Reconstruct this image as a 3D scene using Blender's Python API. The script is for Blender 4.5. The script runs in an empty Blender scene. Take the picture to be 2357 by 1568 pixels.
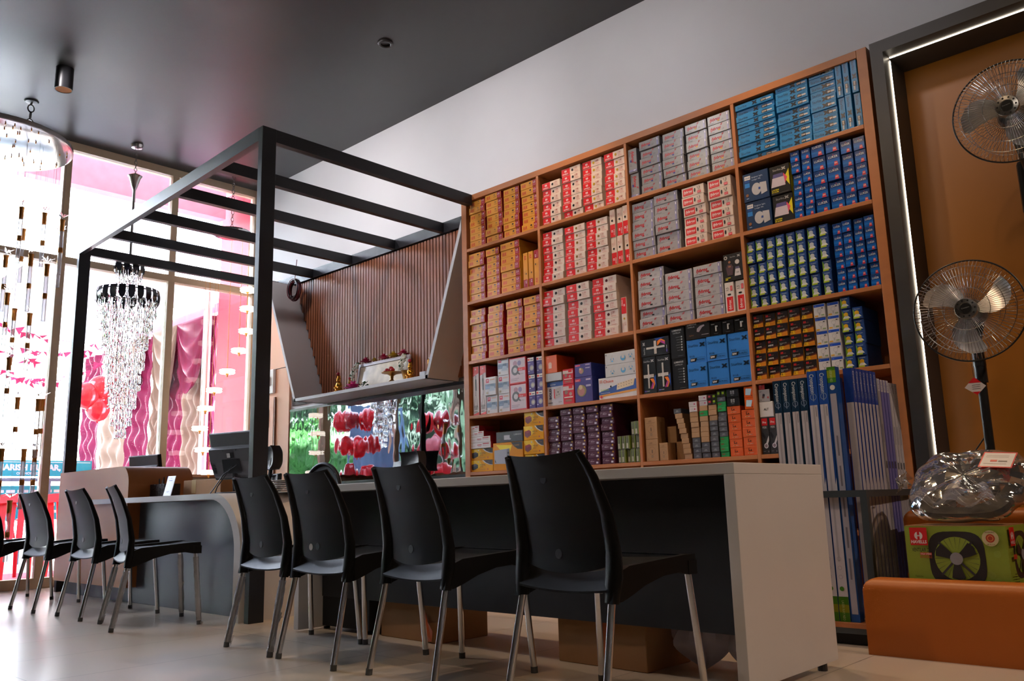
import bpy, math, random
from mathutils import Vector, Matrix
random.seed(7)
SC = bpy.context.scene
COL = SC.collection

# ------------------------------------------------------------------ camera
cam_d = bpy.data.cameras.new('camera')
cam = bpy.data.objects.new('camera', cam_d); COL.objects.link(cam)
cam_d.sensor_width = 36.0; cam_d.lens = 1958.68 / 2357 * 36.0
cam_d.clip_start = 0.05; cam_d.clip_end = 300
yaw, pitch, roll = [math.radians(a) for a in (43.1297, 10.6886, -1.5291)]
fwd = Vector((-math.sin(yaw)*math.cos(pitch), math.cos(yaw)*math.cos(pitch), math.sin(pitch)))
rt = Vector((math.cos(yaw), math.sin(yaw), 0)); up = rt.cross(fwd)
r2 = rt*math.cos(roll) + up*math.sin(roll); u2 = up*math.cos(roll) - rt*math.sin(roll)
cam.matrix_world = Matrix(((r2.x, u2.x, -fwd.x, 0), (r2.y, u2.y, -fwd.y, 0), (r2.z, u2.z, -fwd.z, 0.66), (0, 0, 0, 1)))
SC.camera = cam

# ------------------------------------------------------------------ world, exposure
SC.view_settings.view_transform = 'Standard'; SC.view_settings.look = 'None'
SC.view_settings.gamma = 1.0; SC.view_settings.use_curve_mapping = False
SC.view_settings.exposure = 0.9
W = bpy.data.worlds.new('sky'); SC.world = W; W.use_nodes = True
bg = W.node_tree.nodes['Background']
bg.inputs['Color'].default_value = (0.85, 0.85, 1.0, 1); bg.inputs['Strength'].default_value = 9.5

def lamp(name, kind, loc, energy, color, target=None, **kw):
    d = bpy.data.lights.new(name, kind); d.energy = energy; d.color = color
    for k, v in kw.items(): setattr(d, k, v)
    o = bpy.data.objects.new(name, d); COL.objects.link(o); o.location = loc
    if target is not None:
        o.rotation_euler = (Vector(target) - Vector(loc)).to_track_quat('-Z', 'Y').to_euler()
    return o
lamp('sun', 'SUN', (20, -8, 30), 105.0, (1, .95, .88), target=(-8, 2, 0), angle=.02)
WARM = (1.0, .70, .42); NEUT = (1.0, .86, .70)
for i, (x, y, e) in enumerate([(-4.2, 1.7, 42), (-2.6, 1.7, 36), (-1.0, 1.9, 24)]):
    lamp('ceiling_spot_light', 'SPOT', (x, y, 4.2), e, NEUT if i < 1 else WARM, target=(x, 4.0, 1.0), spot_size=1.5, spot_blend=.7, shadow_soft_size=.05)
for x in (-3.6, -2.2):
    lamp('aisle_spot_light', 'SPOT', (x, 4.0, 4.2), 60, WARM, target=(x, 3.8, 0), spot_size=1.25, spot_blend=.5, shadow_soft_size=.03)
lamp('right_spot_light', 'SPOT', (2.4, 3.3, 4.1), 150, (1.0, .76, .60), target=(-1.4, 3.15, .3), spot_size=.9, spot_blend=.6, shadow_soft_size=.05)
for x, e in ((-6.9, 95), (-5.4, 85), (-3.8, 60), (-2.0, 28)): lamp('wall_fill_light', 'SPOT', (x, 2.1, 4.2), e, (1, .93, .95), target=(x, 4.9, 3.35), spot_size=1.25, spot_blend=1., shadow_soft_size=.12)  # added unseen spots that brighten the white wall above the shelf
lamp('room_lamp', 'AREA', (.8, -1.6, 4.15), 16, NEUT, target=(.8, -1.6, 0), size=1.2)
lamp('window_portal', 'AREA', (-8.5, 0, 2.14), 1, (1, 1, 1), target=(0, 0, 2.14), shape='RECTANGLE', size=10.0, size_y=4.3)
bpy.data.lights['window_portal'].cycles.is_portal = True

# ------------------------------------------------------------------ materials
def lin(h):
    h = h.lstrip('#'); c = [int(h[i:i+2], 16)/255 for i in (0, 2, 4)]
    return tuple(x/12.92 if x <= .04045 else ((x+.055)/1.055)**2.4 for x in c)
_M = {}
def mat(key, col='#808080', rough=.5, metal=0., coat=0., trans=0., emit=None, es=0., ior=1.45, var=.06, scale=9., bump=0., bscale=60., stretch=None, alpha=1., sheen=0., spec=.5):
    if key in _M: return _M[key]
    m = bpy.data.materials.new(key); m.use_nodes = True; nt = m.node_tree
    b = nt.nodes['Principled BSDF']
    c = lin(col) if isinstance(col, str) else col
    b.inputs['Roughness'].default_value = rough; b.inputs['Metallic'].default_value = metal
    b.inputs['Coat Weight'].default_value = coat; b.inputs['Coat Roughness'].default_value = .1
    b.inputs['Transmission Weight'].default_value = trans; b.inputs['IOR'].default_value = ior
    b.inputs['Base Color'].default_value = (*c, 1)
    b.inputs['Alpha'].default_value = alpha; b.inputs['Specular IOR Level'].default_value = spec
    if sheen: b.inputs['Sheen Weight'].default_value = sheen
    if emit:
        b.inputs['Emission Color'].default_value = (*lin(emit), 1); b.inputs['Emission Strength'].default_value = es
    if var > 0 or bump > 0:
        tc = nt.nodes.new('ShaderNodeTexCoord'); mp = nt.nodes.new('ShaderNodeMapping')
        nt.links.new(tc.outputs['Object'], mp.inputs['Vector'])
        if stretch: mp.inputs['Scale'].default_value = stretch
        if var > 0:
            n = nt.nodes.new('ShaderNodeTexNoise'); n.inputs['Scale'].default_value = scale; n.inputs['Detail'].default_value = 4
            nt.links.new(mp.outputs['Vector'], n.inputs['Vector'])
            r = nt.nodes.new('ShaderNodeValToRGB')
            r.color_ramp.elements[0].position = .3; r.color_ramp.elements[1].position = .7
            r.color_ramp.elements[0].color = (*[x*(1-var) for x in c], 1); r.color_ramp.elements[1].color = (*[min(1, x*(1+var)) for x in c], 1)
            nt.links.new(n.outputs['Fac'], r.inputs['Fac']); nt.links.new(r.outputs['Color'], b.inputs['Base Color'])
        if bump > 0:
            n2 = nt.nodes.new('ShaderNodeTexNoise'); n2.inputs['Scale'].default_value = bscale; n2.inputs['Detail'].default_value = 2
            nt.links.new(mp.outputs['Vector'], n2.inputs['Vector'])
            bp = nt.nodes.new('ShaderNodeBump'); bp.inputs['Strength'].default_value = bump; bp.inputs['Distance'].default_value = .01
            nt.links.new(n2.outputs['Fac'], bp.inputs['Height']); nt.links.new(bp.outputs['Normal'], b.inputs['Normal'])
    _M[key] = m; return m
def thin_glass(key, tint='#ffffff', refl=.08, rough=.0, bump=0., bscale=8., opac=0.):
    """see-through sheet: clear film with fresnel gloss"""
    if key in _M: return _M[key]
    m = bpy.data.materials.new(key); m.use_nodes = True; nt = m.node_tree; nt.nodes.clear()
    out = nt.nodes.new('ShaderNodeOutputMaterial'); t = nt.nodes.new('ShaderNodeBsdfTransparent'); t.inputs['Color'].default_value = (*lin(tint), 1)
    g = nt.nodes.new('ShaderNodeBsdfGlossy'); g.inputs['Roughness'].default_value = rough
    lw = nt.nodes.new('ShaderNodeFresnel'); lw.inputs['IOR'].default_value = 1.0 + refl*6
    mx = nt.nodes.new('ShaderNodeMixShader')
    nt.links.new(lw.outputs[0], mx.inputs[0]); nt.links.new(t.outputs[0], mx.inputs[1]); nt.links.new(g.outputs[0], mx.inputs[2])
    last = mx
    if opac > 0:
        d = nt.nodes.new('ShaderNodeBsdfDiffuse'); d.inputs['Color'].default_value = (.8, .78, .78, 1)
        m2 = nt.nodes.new('ShaderNodeMixShader'); m2.inputs[0].default_value = opac
        nt.links.new(mx.outputs[0], m2.inputs[1]); nt.links.new(d.outputs[0], m2.inputs[2]); last = m2
    if bump > 0:
        tc = nt.nodes.new('ShaderNodeTexCoord'); n = nt.nodes.new('ShaderNodeTexNoise'); n.inputs['Scale'].default_value = bscale; n.inputs['Detail'].default_value = 3
        bp = nt.nodes.new('ShaderNodeBump'); bp.inputs['Strength'].default_value = bump; bp.inputs['Distance'].default_value = .02
        nt.links.new(tc.outputs['Object'], n.inputs['Vector']); nt.links.new(n.outputs['Fac'], bp.inputs['Height'])
        nt.links.new(bp.outputs['Normal'], g.inputs['Normal']); nt.links.new(bp.outputs['Normal'], lw.inputs['Normal'])
    nt.links.new(last.outputs[0], out.inputs['Surface'])
    _M[key] = m; return m
def P(h, rough=.32):
    """printed card of one colour"""
    return mat('print_'+h.lstrip('#')+('' if rough == .32 else '_%d' % int(rough*100)), h, rough=rough, var=.03, scale=30)

# ------------------------------------------------------------------ mesh builder
class MB:
    def __init__(s): s.v = []; s.f = []; s.mi = []; s.mats = []
    def m(s, mt):
        if mt not in s.mats: s.mats.append(mt)
        return s.mats.index(mt)
    def poly(s, pts, mt):
        b = len(s.v); s.v += [tuple(p) for p in pts]; s.f.append(tuple(range(b, b+len(pts)))); s.mi.append(s.m(mt)); return s
    def box(s, x0, x1, y0, y1, z0, z1, mt, sides=None):
        b = len(s.v); s.v += [(x0, y0, z0), (x1, y0, z0), (x1, y1, z0), (x0, y1, z0), (x0, y0, z1), (x1, y0, z1), (x1, y1, z1), (x0, y1, z1)]
        k = s.m(mt)
        for nm, q in (('bot', (0, 3, 2, 1)), ('top', (4, 5, 6, 7)), ('front', (0, 1, 5, 4)), ('right', (1, 2, 6, 5)), ('back', (2, 3, 7, 6)), ('left', (3, 0, 4, 7))):
            s.f.append(tuple(b+i for i in q)); s.mi.append(s.m(sides[nm]) if sides and nm in sides else k)
        return s
    def prism(s, pts, a0, a1, mt, axis='y', capmat=None):
        """pts 2D outline: axis y -> (x,z); axis x -> (y,z); axis z -> (x,y)"""
        def P3(p, a): return {'y': (p[0], a, p[1]), 'x': (a, p[0], p[1]), 'z': (p[0], p[1], a)}[axis]
        n = len(pts); b = len(s.v); s.v += [P3(p, a0) for p in pts] + [P3(p, a1) for p in pts]
        k = s.m(mt); kc = s.m(capmat) if capmat else k
        s.f.append(tuple(b+i for i in range(n))); s.mi.append(kc)
        s.f.append(tuple(b+n+i for i in reversed(range(n)))); s.mi.append(kc)
        for i in range(n):
            j = (i+1) % n; s.f.append((b+i, b+n+i, b+n+j, b+j)); s.mi.append(k)
        return s
    def ring(s, prof, n, mt, cen=(0, 0, 0), axis='z', closed=False, sx=1., sy=1.):
        """lathe: prof list of (radius, height)"""
        b = len(s.v); k = s.m(mt)
        for r, h in prof:
            for i in range(n):
                a = 2*math.pi*i/n; x, y = r*math.cos(a)*sx, r*math.sin(a)*sy
                q = {'z': (x, y, h), 'y': (x, h, y), 'x': (h, x, y)}[axis]
                s.v.append((q[0]+cen[0], q[1]+cen[1], q[2]+cen[2]))
        m_ = len(prof)
        for j in range(m_ if closed else m_-1):
            for i in range(n):
                i2 = (i+1) % n; j2 = (j+1) % m_
                s.f.append((b+j*n+i, b+j*n+i2, b+j2*n+i2, b+j2*n+i)); s.mi.append(k)
        if not closed:
            for j in (0, m_-1):
                if prof[j][0] > 1e-5:
                    s.f.append(tuple(b+j*n+i for i in range(n))); s.mi.append(k)
        return s
    def tube(s, path, r, n=8, mt=None, cap=True, ell=None):
        """swept round bar; r number or list"""
        pts = [Vector(p) for p in path]; L = len(pts); b = len(s.v); k = s.m(mt)
        ref = None
        for i, p in enumerate(pts):
            t = (pts[min(i+1, L-1)] - pts[max(i-1, 0)]).normalized()
            if ref is None:
                ref = Vector((0, 0, 1)) if abs(t.z) < .9 else Vector((1, 0, 0))
            u = (ref - t*ref.dot(t)).normalized(); w = t.cross(u); ref = u
            rr = r[i] if isinstance(r, (list, tuple)) else r
            ra, rb = (rr if isinstance(rr, tuple) else (rr, rr))
            for j in range(n):
                a = 2*math.pi*j/n; q = p + u*math.cos(a)*ra + w*math.sin(a)*rb; s.v.append(tuple(q))
        for i in range(L-1):
            for j in range(n):
                j2 = (j+1) % n; s.f.append((b+i*n+j, b+i*n+j2, b+(i+1)*n+j2, b+(i+1)*n+j)); s.mi.append(k)
        if cap:
            s.f.append(tuple(b+j for j in reversed(range(n)))); s.mi.append(k)
            s.f.append(tuple(b+(L-1)*n+j for j in range(n))); s.mi.append(k)
        return s
    def torus(s, cen, R, r, mt, axis='z', n=32, m=8, sx=1., sy=1.):
        return s.ring([(R + r*math.cos(2*math.pi*j/m), r*math.sin(2*math.pi*j/m)) for j in range(m)], n, mt, cen, axis, True, sx, sy)
    def grid(s, fn, nu, nv, mt):
        b = len(s.v); k = s.m(mt)
        for j in range(nv+1):
            for i in range(nu+1): s.v.append(tuple(fn(i/nu, j/nv)))
        for j in range(nv):
            for i in range(nu):
                a = b+j*(nu+1)+i; s.f.append((a, a+1, a+nu+2, a+nu+1)); s.mi.append(k)
        return s
    def shell(s, fn, nu, nv, mt, th, d):
        """grid with thickness th along d (vector)"""
        d = Vector(d)*th
        s.grid(fn, nu, nv, mt); s.grid(lambda u, v: Vector(fn(1-u, v))+d, nu, nv, mt)
        for side in range(4):
            def ed(u, v, side=side):
                p = {0: (u, 0), 1: (1, u), 2: (1-u, 1), 3: (0, 1-u)}[side]; q = Vector(fn(*p)); return q + d*v
            s.grid(ed, nu if side % 2 == 0 else nv, 1, mt)
        return s
    def sphere(s, c, r, mt, nu=14, nv=9, fn=None):
        rr = r if isinstance(r, (tuple, list)) else (r, r, r)
        def g(u, v):
            a = 2*math.pi*u; b_ = math.pi*v; k = fn(u, v) if fn else 1
            return (c[0]+rr[0]*math.sin(b_)*math.cos(a)*k, c[1]+rr[1]*math.sin(b_)*math.sin(a)*k, c[2]-rr[2]*math.cos(b_)*k)
        return s.grid(g, nu, nv, mt)
    def xf(s, M, start=0):
        for i in range(start, len(s.v)): s.v[i] = tuple(M @ Vector(s.v[i]))
        return s
    def mesh(s, name, smooth=None):
        me = bpy.data.meshes.new(name); me.from_pydata(s.v, [], s.f)
        for m_ in s.mats: me.materials.append(m_)
        me.polygons.foreach_set('material_index', s.mi)
        if smooth:
            me.polygons.foreach_set('use_smooth', [True]*len(s.f)); me.update(); me.set_sharp_from_angle(angle=smooth)
        me.update(); return me
    def build(s, name, parent=None, loc=(0, 0, 0), rz=0., smooth=None, bevel=0., rot=None):
        o = bpy.data.objects.new(name, s.mesh(name, smooth)); COL.objects.link(o); o.location = loc
        o.rotation_euler = rot if rot else (0, 0, rz)
        if parent is not None: o.parent = parent
        if bevel:
            b = o.modifiers.new('edge', 'BEVEL'); b.width = bevel; b.segments = 2; b.limit_method = 'ANGLE'
        return o
def tag(o, label, cat, group=None, kind=None):
    if label: o['label'] = label
    if cat: o['category'] = cat
    if group: o['group'] = group
    if kind: o['kind'] = kind
    return o
def thing(name, label, cat, loc=(0, 0, 0), rz=0., group=None, rot=None):
    o = bpy.data.objects.new(name, None); COL.objects.link(o); o.location = loc; o.rotation_euler = rot if rot else (0, 0, rz)
    o.empty_display_size = .05
    return tag(o, label, cat, group)
def struct(name, mb, label=None, **kw):
    o = mb.build(name, **kw); o['kind'] = 'structure'
    if label: o['label'] = label
    return o
def copy_tree(o, parent=None):
    c = o.copy(); COL.objects.link(c)
    if parent is not None: c.parent = parent
    for ch in list(o.children): copy_tree(ch, c)
    return c

# ------------------------------------------------------------------ lettering
_G = {}
def glyph(s, bold=0., shear=0., res=2):
    key = (s, bold, shear, res)
    if key not in _G:
        cu = bpy.data.curves.new('lettering', 'FONT'); cu.body = s; cu.size = 1; cu.offset = bold; cu.shear = shear; cu.resolution_u = res
        ob = bpy.data.objects.new('lettering', cu); COL.objects.link(ob)
        dg = bpy.context.evaluated_depsgraph_get(); me = ob.evaluated_get(dg).to_mesh()
        vs = [(v.co.x, v.co.y) for v in me.vertices]; fs = [tuple(p.vertices) for p in me.polygons]
        ob.evaluated_get(dg).to_mesh_clear(); bpy.data.objects.remove(ob); bpy.data.curves.remove(cu)
        w0 = min((v[0] for v in vs), default=0); w1 = max((v[0] for v in vs), default=0)
        _G[key] = ([(x-w0, y) for x, y in vs], fs, w1-w0)
    return _G[key]
class Face:
    """a flat printed side: fractions of its width and height"""
    def __init__(s, mb, O, U, V, w, h):
        s.mb = mb; s.O = Vector(O); s.U = Vector(U); s.V = Vector(V); s.w = w; s.h = h; s.N = s.U.cross(s.V); s.k = 0
    def p(s, u, v): return s.O + s.U*(u*s.w) + s.V*(v*s.h) + s.N*(.0004 + .00022*s.k)
    def rect(s, u0, v0, u1, v1, mt): s.k += 1; s.mb.poly([s.p(u0, v0), s.p(u1, v0), s.p(u1, v1), s.p(u0, v1)], mt)
    def poly(s, pts, mt): s.k += 1; s.mb.poly([s.p(*q) for q in pts], mt)
    def disc(s, u, v, r, mt, n=14, asp=1.):
        s.k += 1; s.mb.poly([s.p(u + r*asp*s.h/s.w*math.cos(6.2832*i/n), v + r*math.sin(6.2832*i/n)) for i in range(n)], mt)
    def ringd(s, u, v, r, t, mt, n=18, asp=1.):
        s.k += 1
        for i in range(n):
            a, b = 6.2832*i/n, 6.2832*(i+1)/n; f = asp*s.h/s.w
            s.mb.poly([s.p(u+q*f*math.cos(c), v+q*math.sin(c)) for q, c in ((r, a), (r, b), (r-t, b), (r-t, a))], mt)
    def text(s, u, v, st, h, mt, bold=0., shear=0., maxw=None, cen=False, res=2):
        """cap height h (fraction of face height), baseline at v"""
        vs, fs, w = glyph(st, bold, shear, res); sz = h*s.h/.72; k = 1.
        if maxw and w*sz > maxw*s.w: k = maxw*s.w/(w*sz)
        s.k += 1; b = len(s.mb.v); off = -w*sz*k/2 if cen else 0; mi = s.mb.m(mt); o = s.p(u, v)
        s.mb.v += [tuple(o + s.U*(x*sz*k+off) + s.V*(y*sz)) for x, y in vs]
        for f in fs: s.mb.f.append(tuple(b+i for i in f)); s.mb.mi.append(mi)

# ------------------------------------------------------------------ room shell
GX, WY, CZ = -8.6, 4.90, 4.28
M_ceil = mat('ceiling_dark_paint', (.045, .043, .043), rough=.36, var=.05, scale=2)
M_white = mat('white_paint', (.84, .82, .83), rough=.6, var=.02, scale=2)
M_wallr = mat('room_wall_paint', (.17, .16, .15), rough=.7, var=.03, scale=2)
M_alum = mat('cream_frame_paint', '#d8bfa0', rough=.45, var=.03)
def floor_material():
    m = bpy.data.materials.new('floor_tiles'); m.use_nodes = True; nt = m.node_tree; b = nt.nodes['Principled BSDF']
    tc = nt.nodes.new('ShaderNodeTexCoord'); mp = nt.nodes.new('ShaderNodeMapping'); br = nt.nodes.new('ShaderNodeTexBrick')
    mp.inputs['Location'].default_value = (1.453, -2.474, 0)
    br.offset = 0.0; br.inputs['Scale'].default_value = 1.0; br.inputs['Brick Width'].default_value = .6; br.inputs['Row Height'].default_value = 1.2
    br.inputs['Mortar Size'].default_value = .0022; br.inputs['Mortar Smooth'].default_value = .1
    br.inputs['Color1'].default_value = (.60, .50, .40, 1); br.inputs['Color2'].default_value = (.57, .48, .385, 1); br.inputs['Mortar'].default_value = (.22, .17, .13, 1)
    n = nt.nodes.new('ShaderNodeTexNoise'); n.inputs['Scale'].default_value = 3.5; n.inputs['Detail'].default_value = 5
    mx = nt.nodes.new('ShaderNodeMixRGB'); mx.blend_type = 'MULTIPLY'; mx.inputs['Fac'].default_value = .12
    nt.links.new(tc.outputs['Object'], mp.inputs['Vector']); nt.links.new(mp.outputs['Vector'], br.inputs['Vector'])
    nt.links.new(tc.outputs['Object'], n.inputs['Vector']); nt.links.new(br.outputs['Color'], mx.inputs['Color1']); nt.links.new(n.outputs['Color'], mx.inputs['Color2'])
    nt.links.new(mx.outputs['Color'], b.inputs['Base Color']); b.inputs['Roughness'].default_value = .3; b.inputs['Coat Weight'].default_value = .15; b.inputs['Coat Roughness'].default_value = .15
    return m
struct('floor', MB().box(GX-.1, 4, -6, WY+.2, -.1, 0, floor_material()))
struct('ceiling', MB().box(GX-.1, 4, -6, WY+.2, CZ, CZ+.1, M_ceil))
struct('wall_back', MB().box(GX-.1, 4, WY, WY+.15, 0, CZ, M_white))
struct('wall_right', MB().box(4, 4.1, -6, WY+.2, 0, CZ, M_wallr))
struct('wall_left', MB().box(GX-.1, GX+.05, -6, .55, 0, CZ, M_wallr))
struct('street_shade_block', MB().box(GX-.1, 6, -30, 30, CZ+.1, 13, M_wallr), 'unseen block above the shop, added to shade the street')  # unseen mass put over the shop so the near street lies in shade
struct('wall_front', MB().box(GX-.1, 4, -6.1, -6, 0, CZ, M_wallr))
# glazed front on the street side: mullions every 1.09 m, transom at 3.06, sill
mul = [2.81 + 1.09*k for k in range(-2, 2)]
b = MB()
b.box(GX-.05, GX+.05, .55, WY, 4.2, CZ, M_alum)
b.box(GX-.05, GX+.05, .55, WY, 3.03, 3.10, M_alum)
b.box(GX-.05, GX+.05, .55, 3.0, 0, .09, M_alum)
for y in mul: b.box(GX-.045, GX+.045, y-.035, y+.035, .09, 4.2, M_alum)
b.box(GX-.05, GX+.05, WY-.06, WY, .09, 4.2, M_alum)
struct('trim_1', b, 'cream window framework of the street front')
M_glass = thin_glass('window_glass', '#f4fbff', refl=.07)
edges = mul + [WY-.03]
for i in range(len(edges)-1):
    y0, y1 = edges[i]+.036, edges[i+1]-.036
    w = MB(); w.box(GX-.004, GX+.004, y0, y1, 3.1, 4.2, M_glass); w.box(GX-.004, GX+.004, y0, y1, .09 if y1 < 3 else 1.0, 3.03, M_glass)
    struct('window_%d' % (i+1), w)
# low wall with brown sill behind the cash counter
M_brown = mat('brown_sill', '#7a4a28', rough=.5)
M_beige = mat('beige_laminate', '#b9a88e', rough=.5)
b = MB(); b.box(GX-.06, GX+.12, 3.0, WY-.07, 0, .985, M_beige); b.box(GX-.06, GX+.16, 3.0, WY-.07, .985, 1.015, M_brown)
struct('trim_2', b, 'low beige wall with brown sill under the right-hand panes')
# peach panelling left of the niche with a flush door and meter cupboard
M_peach = mat('peach_laminate', '#e0a482', rough=.45, var=.04, scale=3, stretch=(1, 1, .3))
M_gap = mat('dark_gap', '#20140c', rough=.8, var=0)
b = MB(); b.box(GX+.05, -7.79, 4.87, WY-.001, 0, 3.02, M_peach)
for z in (2.12, ): b.box(GX+.05, -7.79, 4.866, 4.87, z, z+.006, M_gap)
struct('trim_3', b, 'peach laminate wall panelling beside the mirror')
d = MB(); d.box(GX+.1, -8.06, 4.85, 4.869, .02, 1.80, M_peach); d.box(-8.06, -8.035, 4.852, 4.869, .02, 1.82, mat('door_groove', '#7d4a2c', var=0))
struct('door_1', d, 'peach flush door with a small square window')
door = bpy.data.objects['door_1']
MB().box(-8.27, -8.14, 4.845, 4.850, 1.50, 1.69, mat('door_pane', '#a9c9c2', rough=.15)).build('door_window', door)
t = thing('electrical_cupboard', 'white electrical cupboard with a latch on the peach wall', 'cupboard', (-8.23, 4.868, 1.865))
MB().box(-.27, .17, -.03, 0, 0, .26, mat('cupboard_white', (.8, .78, .76), rough=.4)).build('door_panel', t, bevel=.004)
MB().box(.10, .12, -.045, -.03, .08, .18, mat('chrome', (.7, .7, .72), rough=.15, metal=1)).build('latch', t)

# wavy mirror-steel sheet behind the counter
def mirror_material():
    m = bpy.data.materials.new('rippled_mirror'); m.use_nodes = True; nt = m.node_tree; b = nt.nodes['Principled BSDF']
    b.inputs['Metallic'].default_value = 1; b.inputs['Roughness'].default_value = .02; b.inputs['Base Color'].default_value = (.24, .245, .26, 1)
    tc = nt.nodes.new('ShaderNodeTexCoord'); mp = nt.nodes.new('ShaderNodeMapping'); mp.inputs['Scale'].default_value = (1.5, 1, .8)
    n = nt.nodes.new('ShaderNodeTexNoise'); n.inputs['Scale'].default_value = 5; n.inputs['Detail'].default_value = 1.0
    bp = nt.nodes.new('ShaderNodeBump'); bp.inputs['Strength'].default_value = .07; bp.inputs['Distance'].default_value = .02
    nt.links.new(tc.outputs['Object'], mp.inputs['Vector']); nt.links.new(mp.outputs['Vector'], n.inputs['Vector'])
    nt.links.new(n.outputs['Fac'], bp.inputs['Height']); nt.links.new(bp.outputs['Normal'], b.inputs['Normal'])
    return m
t = thing('mirror_panel', 'rippled mirror sheet behind the counter reflecting the street', 'mirror', (-6.3, 4.88, .86))
MB().box(-1.48, 1.52, 0, .018, .03, .775, mirror_material()).build('mirror_sheet', t)
MB().box(-1.48, 1.52, -.004, .018, 0, .03, mat('black_strip', '#0c0d10', rough=.3)).build('bottom_strip', t)
MB().box(-1.48, 1.52, -.004, .018, .775, .80, mat('black_strip')).build('top_strip', t)

# slatted niche with its white trapezoid surround
M_slat = mat('slat_wood', '#8c5234', rough=.42, var=.10, scale=5, stretch=(6, 1, .4))
M_slatd = mat('slat_groove', '#2a120a', rough=.7, var=0)
M_lamw = mat('white_laminate', (.66, .63, .63), rough=.42, var=.02, scale=2)
t = thing('display_niche', 'white slanted display niche lined with brown wood slats', 'niche', (0, 4.54, 1.665))
zl = lambda x: (-x - 7.179)/.429            # left inner slope: x = -7.146-.429 z
b = MB(); b.box(-7.75, -4.79, .345, .355, .03, 1.322, M_slatd)
s = MB(); x = -7.74
while x < -4.80:
    zb_ = max(.03, (-7.15 - x)/.429 + .02 if x < -7.15 else .03)
    if zb_ < 1.3: s.box(x, x+.031, .325, .345, zb_, 1.322, M_slat)
    x += .0425
s.build('slat_lining', t); b.build('slat_backing', t)
MB().box(-7.179, -5.206, 0, .345, 0, .028, M_lamw).build('bottom_shelf', t)
MB().prism([(-7.179, 0), (-7.146, .0), (-7.714, 1.322), (-7.749, 1.322)], 0, .345, M_lamw).build('side_panel', t)
MB().prism([(-5.24, 0), (-5.206, 0), (-4.782, 1.155), (-4.782, 1.25)], 0, .345, M_lamw).build('side_panel', t)

# pergola of black box section
M_blk = mat('black_powder_coat', (.016, .017, .021), rough=.38, var=.05, bump=.03, bscale=200)
pg = thing('pergola', 'black steel pergola frame standing over the cash counter', 'pergola', (-4.65, 2.72, 0))
PZ = 3.085
MB().box(-.05, 0, -.05, .05, 0, PZ, M_blk).build('post', pg, bevel=.002)
MB().box(-3.41, -3.36, .06, .16, 0, PZ, M_blk).build('post', pg, bevel=.002)
MB().prism([(-.05, -.05), (-.05, 0), (-3.36, .10), (-3.41, .10), (-3.41, .06)], PZ-.09, PZ, M_blk, axis='z').build('front_beam', pg)
for k in range(6):
    x = -.05 - .672*k
    MB().box(x, x+.05, (.05 if k in (0, ) else 0)+.02*k if k < 5 else .16, 2.12 if k else 1.818, PZ-.088, PZ-.002, M_blk).build('cross_beam', pg)
MB().box(-3.41, -.135, 2.12, 2.165, PZ-.092, PZ+.004, M_blk).build('wall_beam', pg)

# dark light-frame on the right with LED line and tan back panel
M_frame = mat('dark_laminate', (.032, .029, .028), rough=.45, var=.05)
b = MB(); b.box(-1.49, -1.423, 4.54, WY-.002, 0, 3.09, M_frame); b.box(-1.423, 2.2, 4.54, WY-.002, 3.02, 3.09, M_frame); b.box(2.2, 2.27, 4.54, WY-.002, 0, 3.09, M_frame)
struct('trim_4', b, 'dark surround of the fan display recess')
M_tan = mat('tan_panel', (.34, .118, .008), rough=.4, var=.05, scale=2)
b = MB(); b.box(-1.422, 2.199, 4.87, WY-.001, 0, 3.019, M_tan)
struct('wall_right_panel', b, 'tan back panel of the fan display recess')
bpy.data.objects['wall_right_panel'].name = 'trim_5'
M_led = mat('led_line', '#ffffff', emit='#fff0d8', es=6, var=0)
t = thing('led_strip', 'thin glowing LED strip around the dark display recess', 'light', (-1.42, 4.63, 0))
MB().box(0, .0015, 0, .011, .02, 3.0, M_led).build('upright_run', t)
MB().box(.0, 3.6, 0, .011, 3.0165, 3.018, M_led).build('top_run', t)

# ceiling fittings
t = thing('ceiling_downlight', 'black cylinder downlight under the dark ceiling', 'light', (-7.1, 2.25, CZ))
MB().ring([(.068, 0), (.068, -.19), (.062, -.19), (.055, -.15)], 28, mat('downlight_black', (.012, .012, .014), rough=.35)).build('housing', t, smooth=.6)
MB().ring([(.061, -.188), (.05, -.13), (.02, -.11)], 28, mat('copper_reflector', '#d08a50', rough=.18, metal=1)).build('reflector', t, smooth=.8)
tag(MB().torus((0, 0, 0), .05, .012, M_ceil, n=24).build('ceiling_rose', None, (-4.95, 3.9, CZ-.006), smooth=1), 'small dark round fitting on the black ceiling', 'ceiling fitting')

# ------------------------------------------------------------------ cash counter (left) and service counter (right)
M_grey = mat('grey_laminate', (.055, .060, .075), rough=.4, var=.06, scale=3)
M_dark = mat('charcoal_laminate', (.026, .027, .031), rough=.42, var=.06, scale=3)
M_ctr = mat('counter_white', (.68, .64, .61), rough=.38, var=.02, scale=3)
t = thing('cash_counter', 'grey cash counter with white top curving down to the floor', 'counter', (0, 2.66, 0))
zt = .757; R_ = .36
arc = lambda cx, cz, r, n=12: [(cx + r*math.sin(math.pi/2*i/n), cz + r*math.cos(math.pi/2*i/n)) for i in range(n+1)]
outer = [(-7.03, zt)] + arc(-4.745-R_, zt-R_, R_) + [(-4.745, 0)]
inner = [(-4.82, 0)] + list(reversed(arc(-4.82-R_+.04, zt-.037-R_+.04, R_-.04))) + [(-7.03, zt-.037)]
MB().prism(outer+inner, 0, .037, M_ctr).build('waterfall_top', t, smooth=.5)
MB().prism([(-6.465, zt)]+outer[1:]+inner[:-1]+[(-6.465, zt-.037)], .0371, .72, M_ctr).build('worktop', t, smooth=.5)
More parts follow.
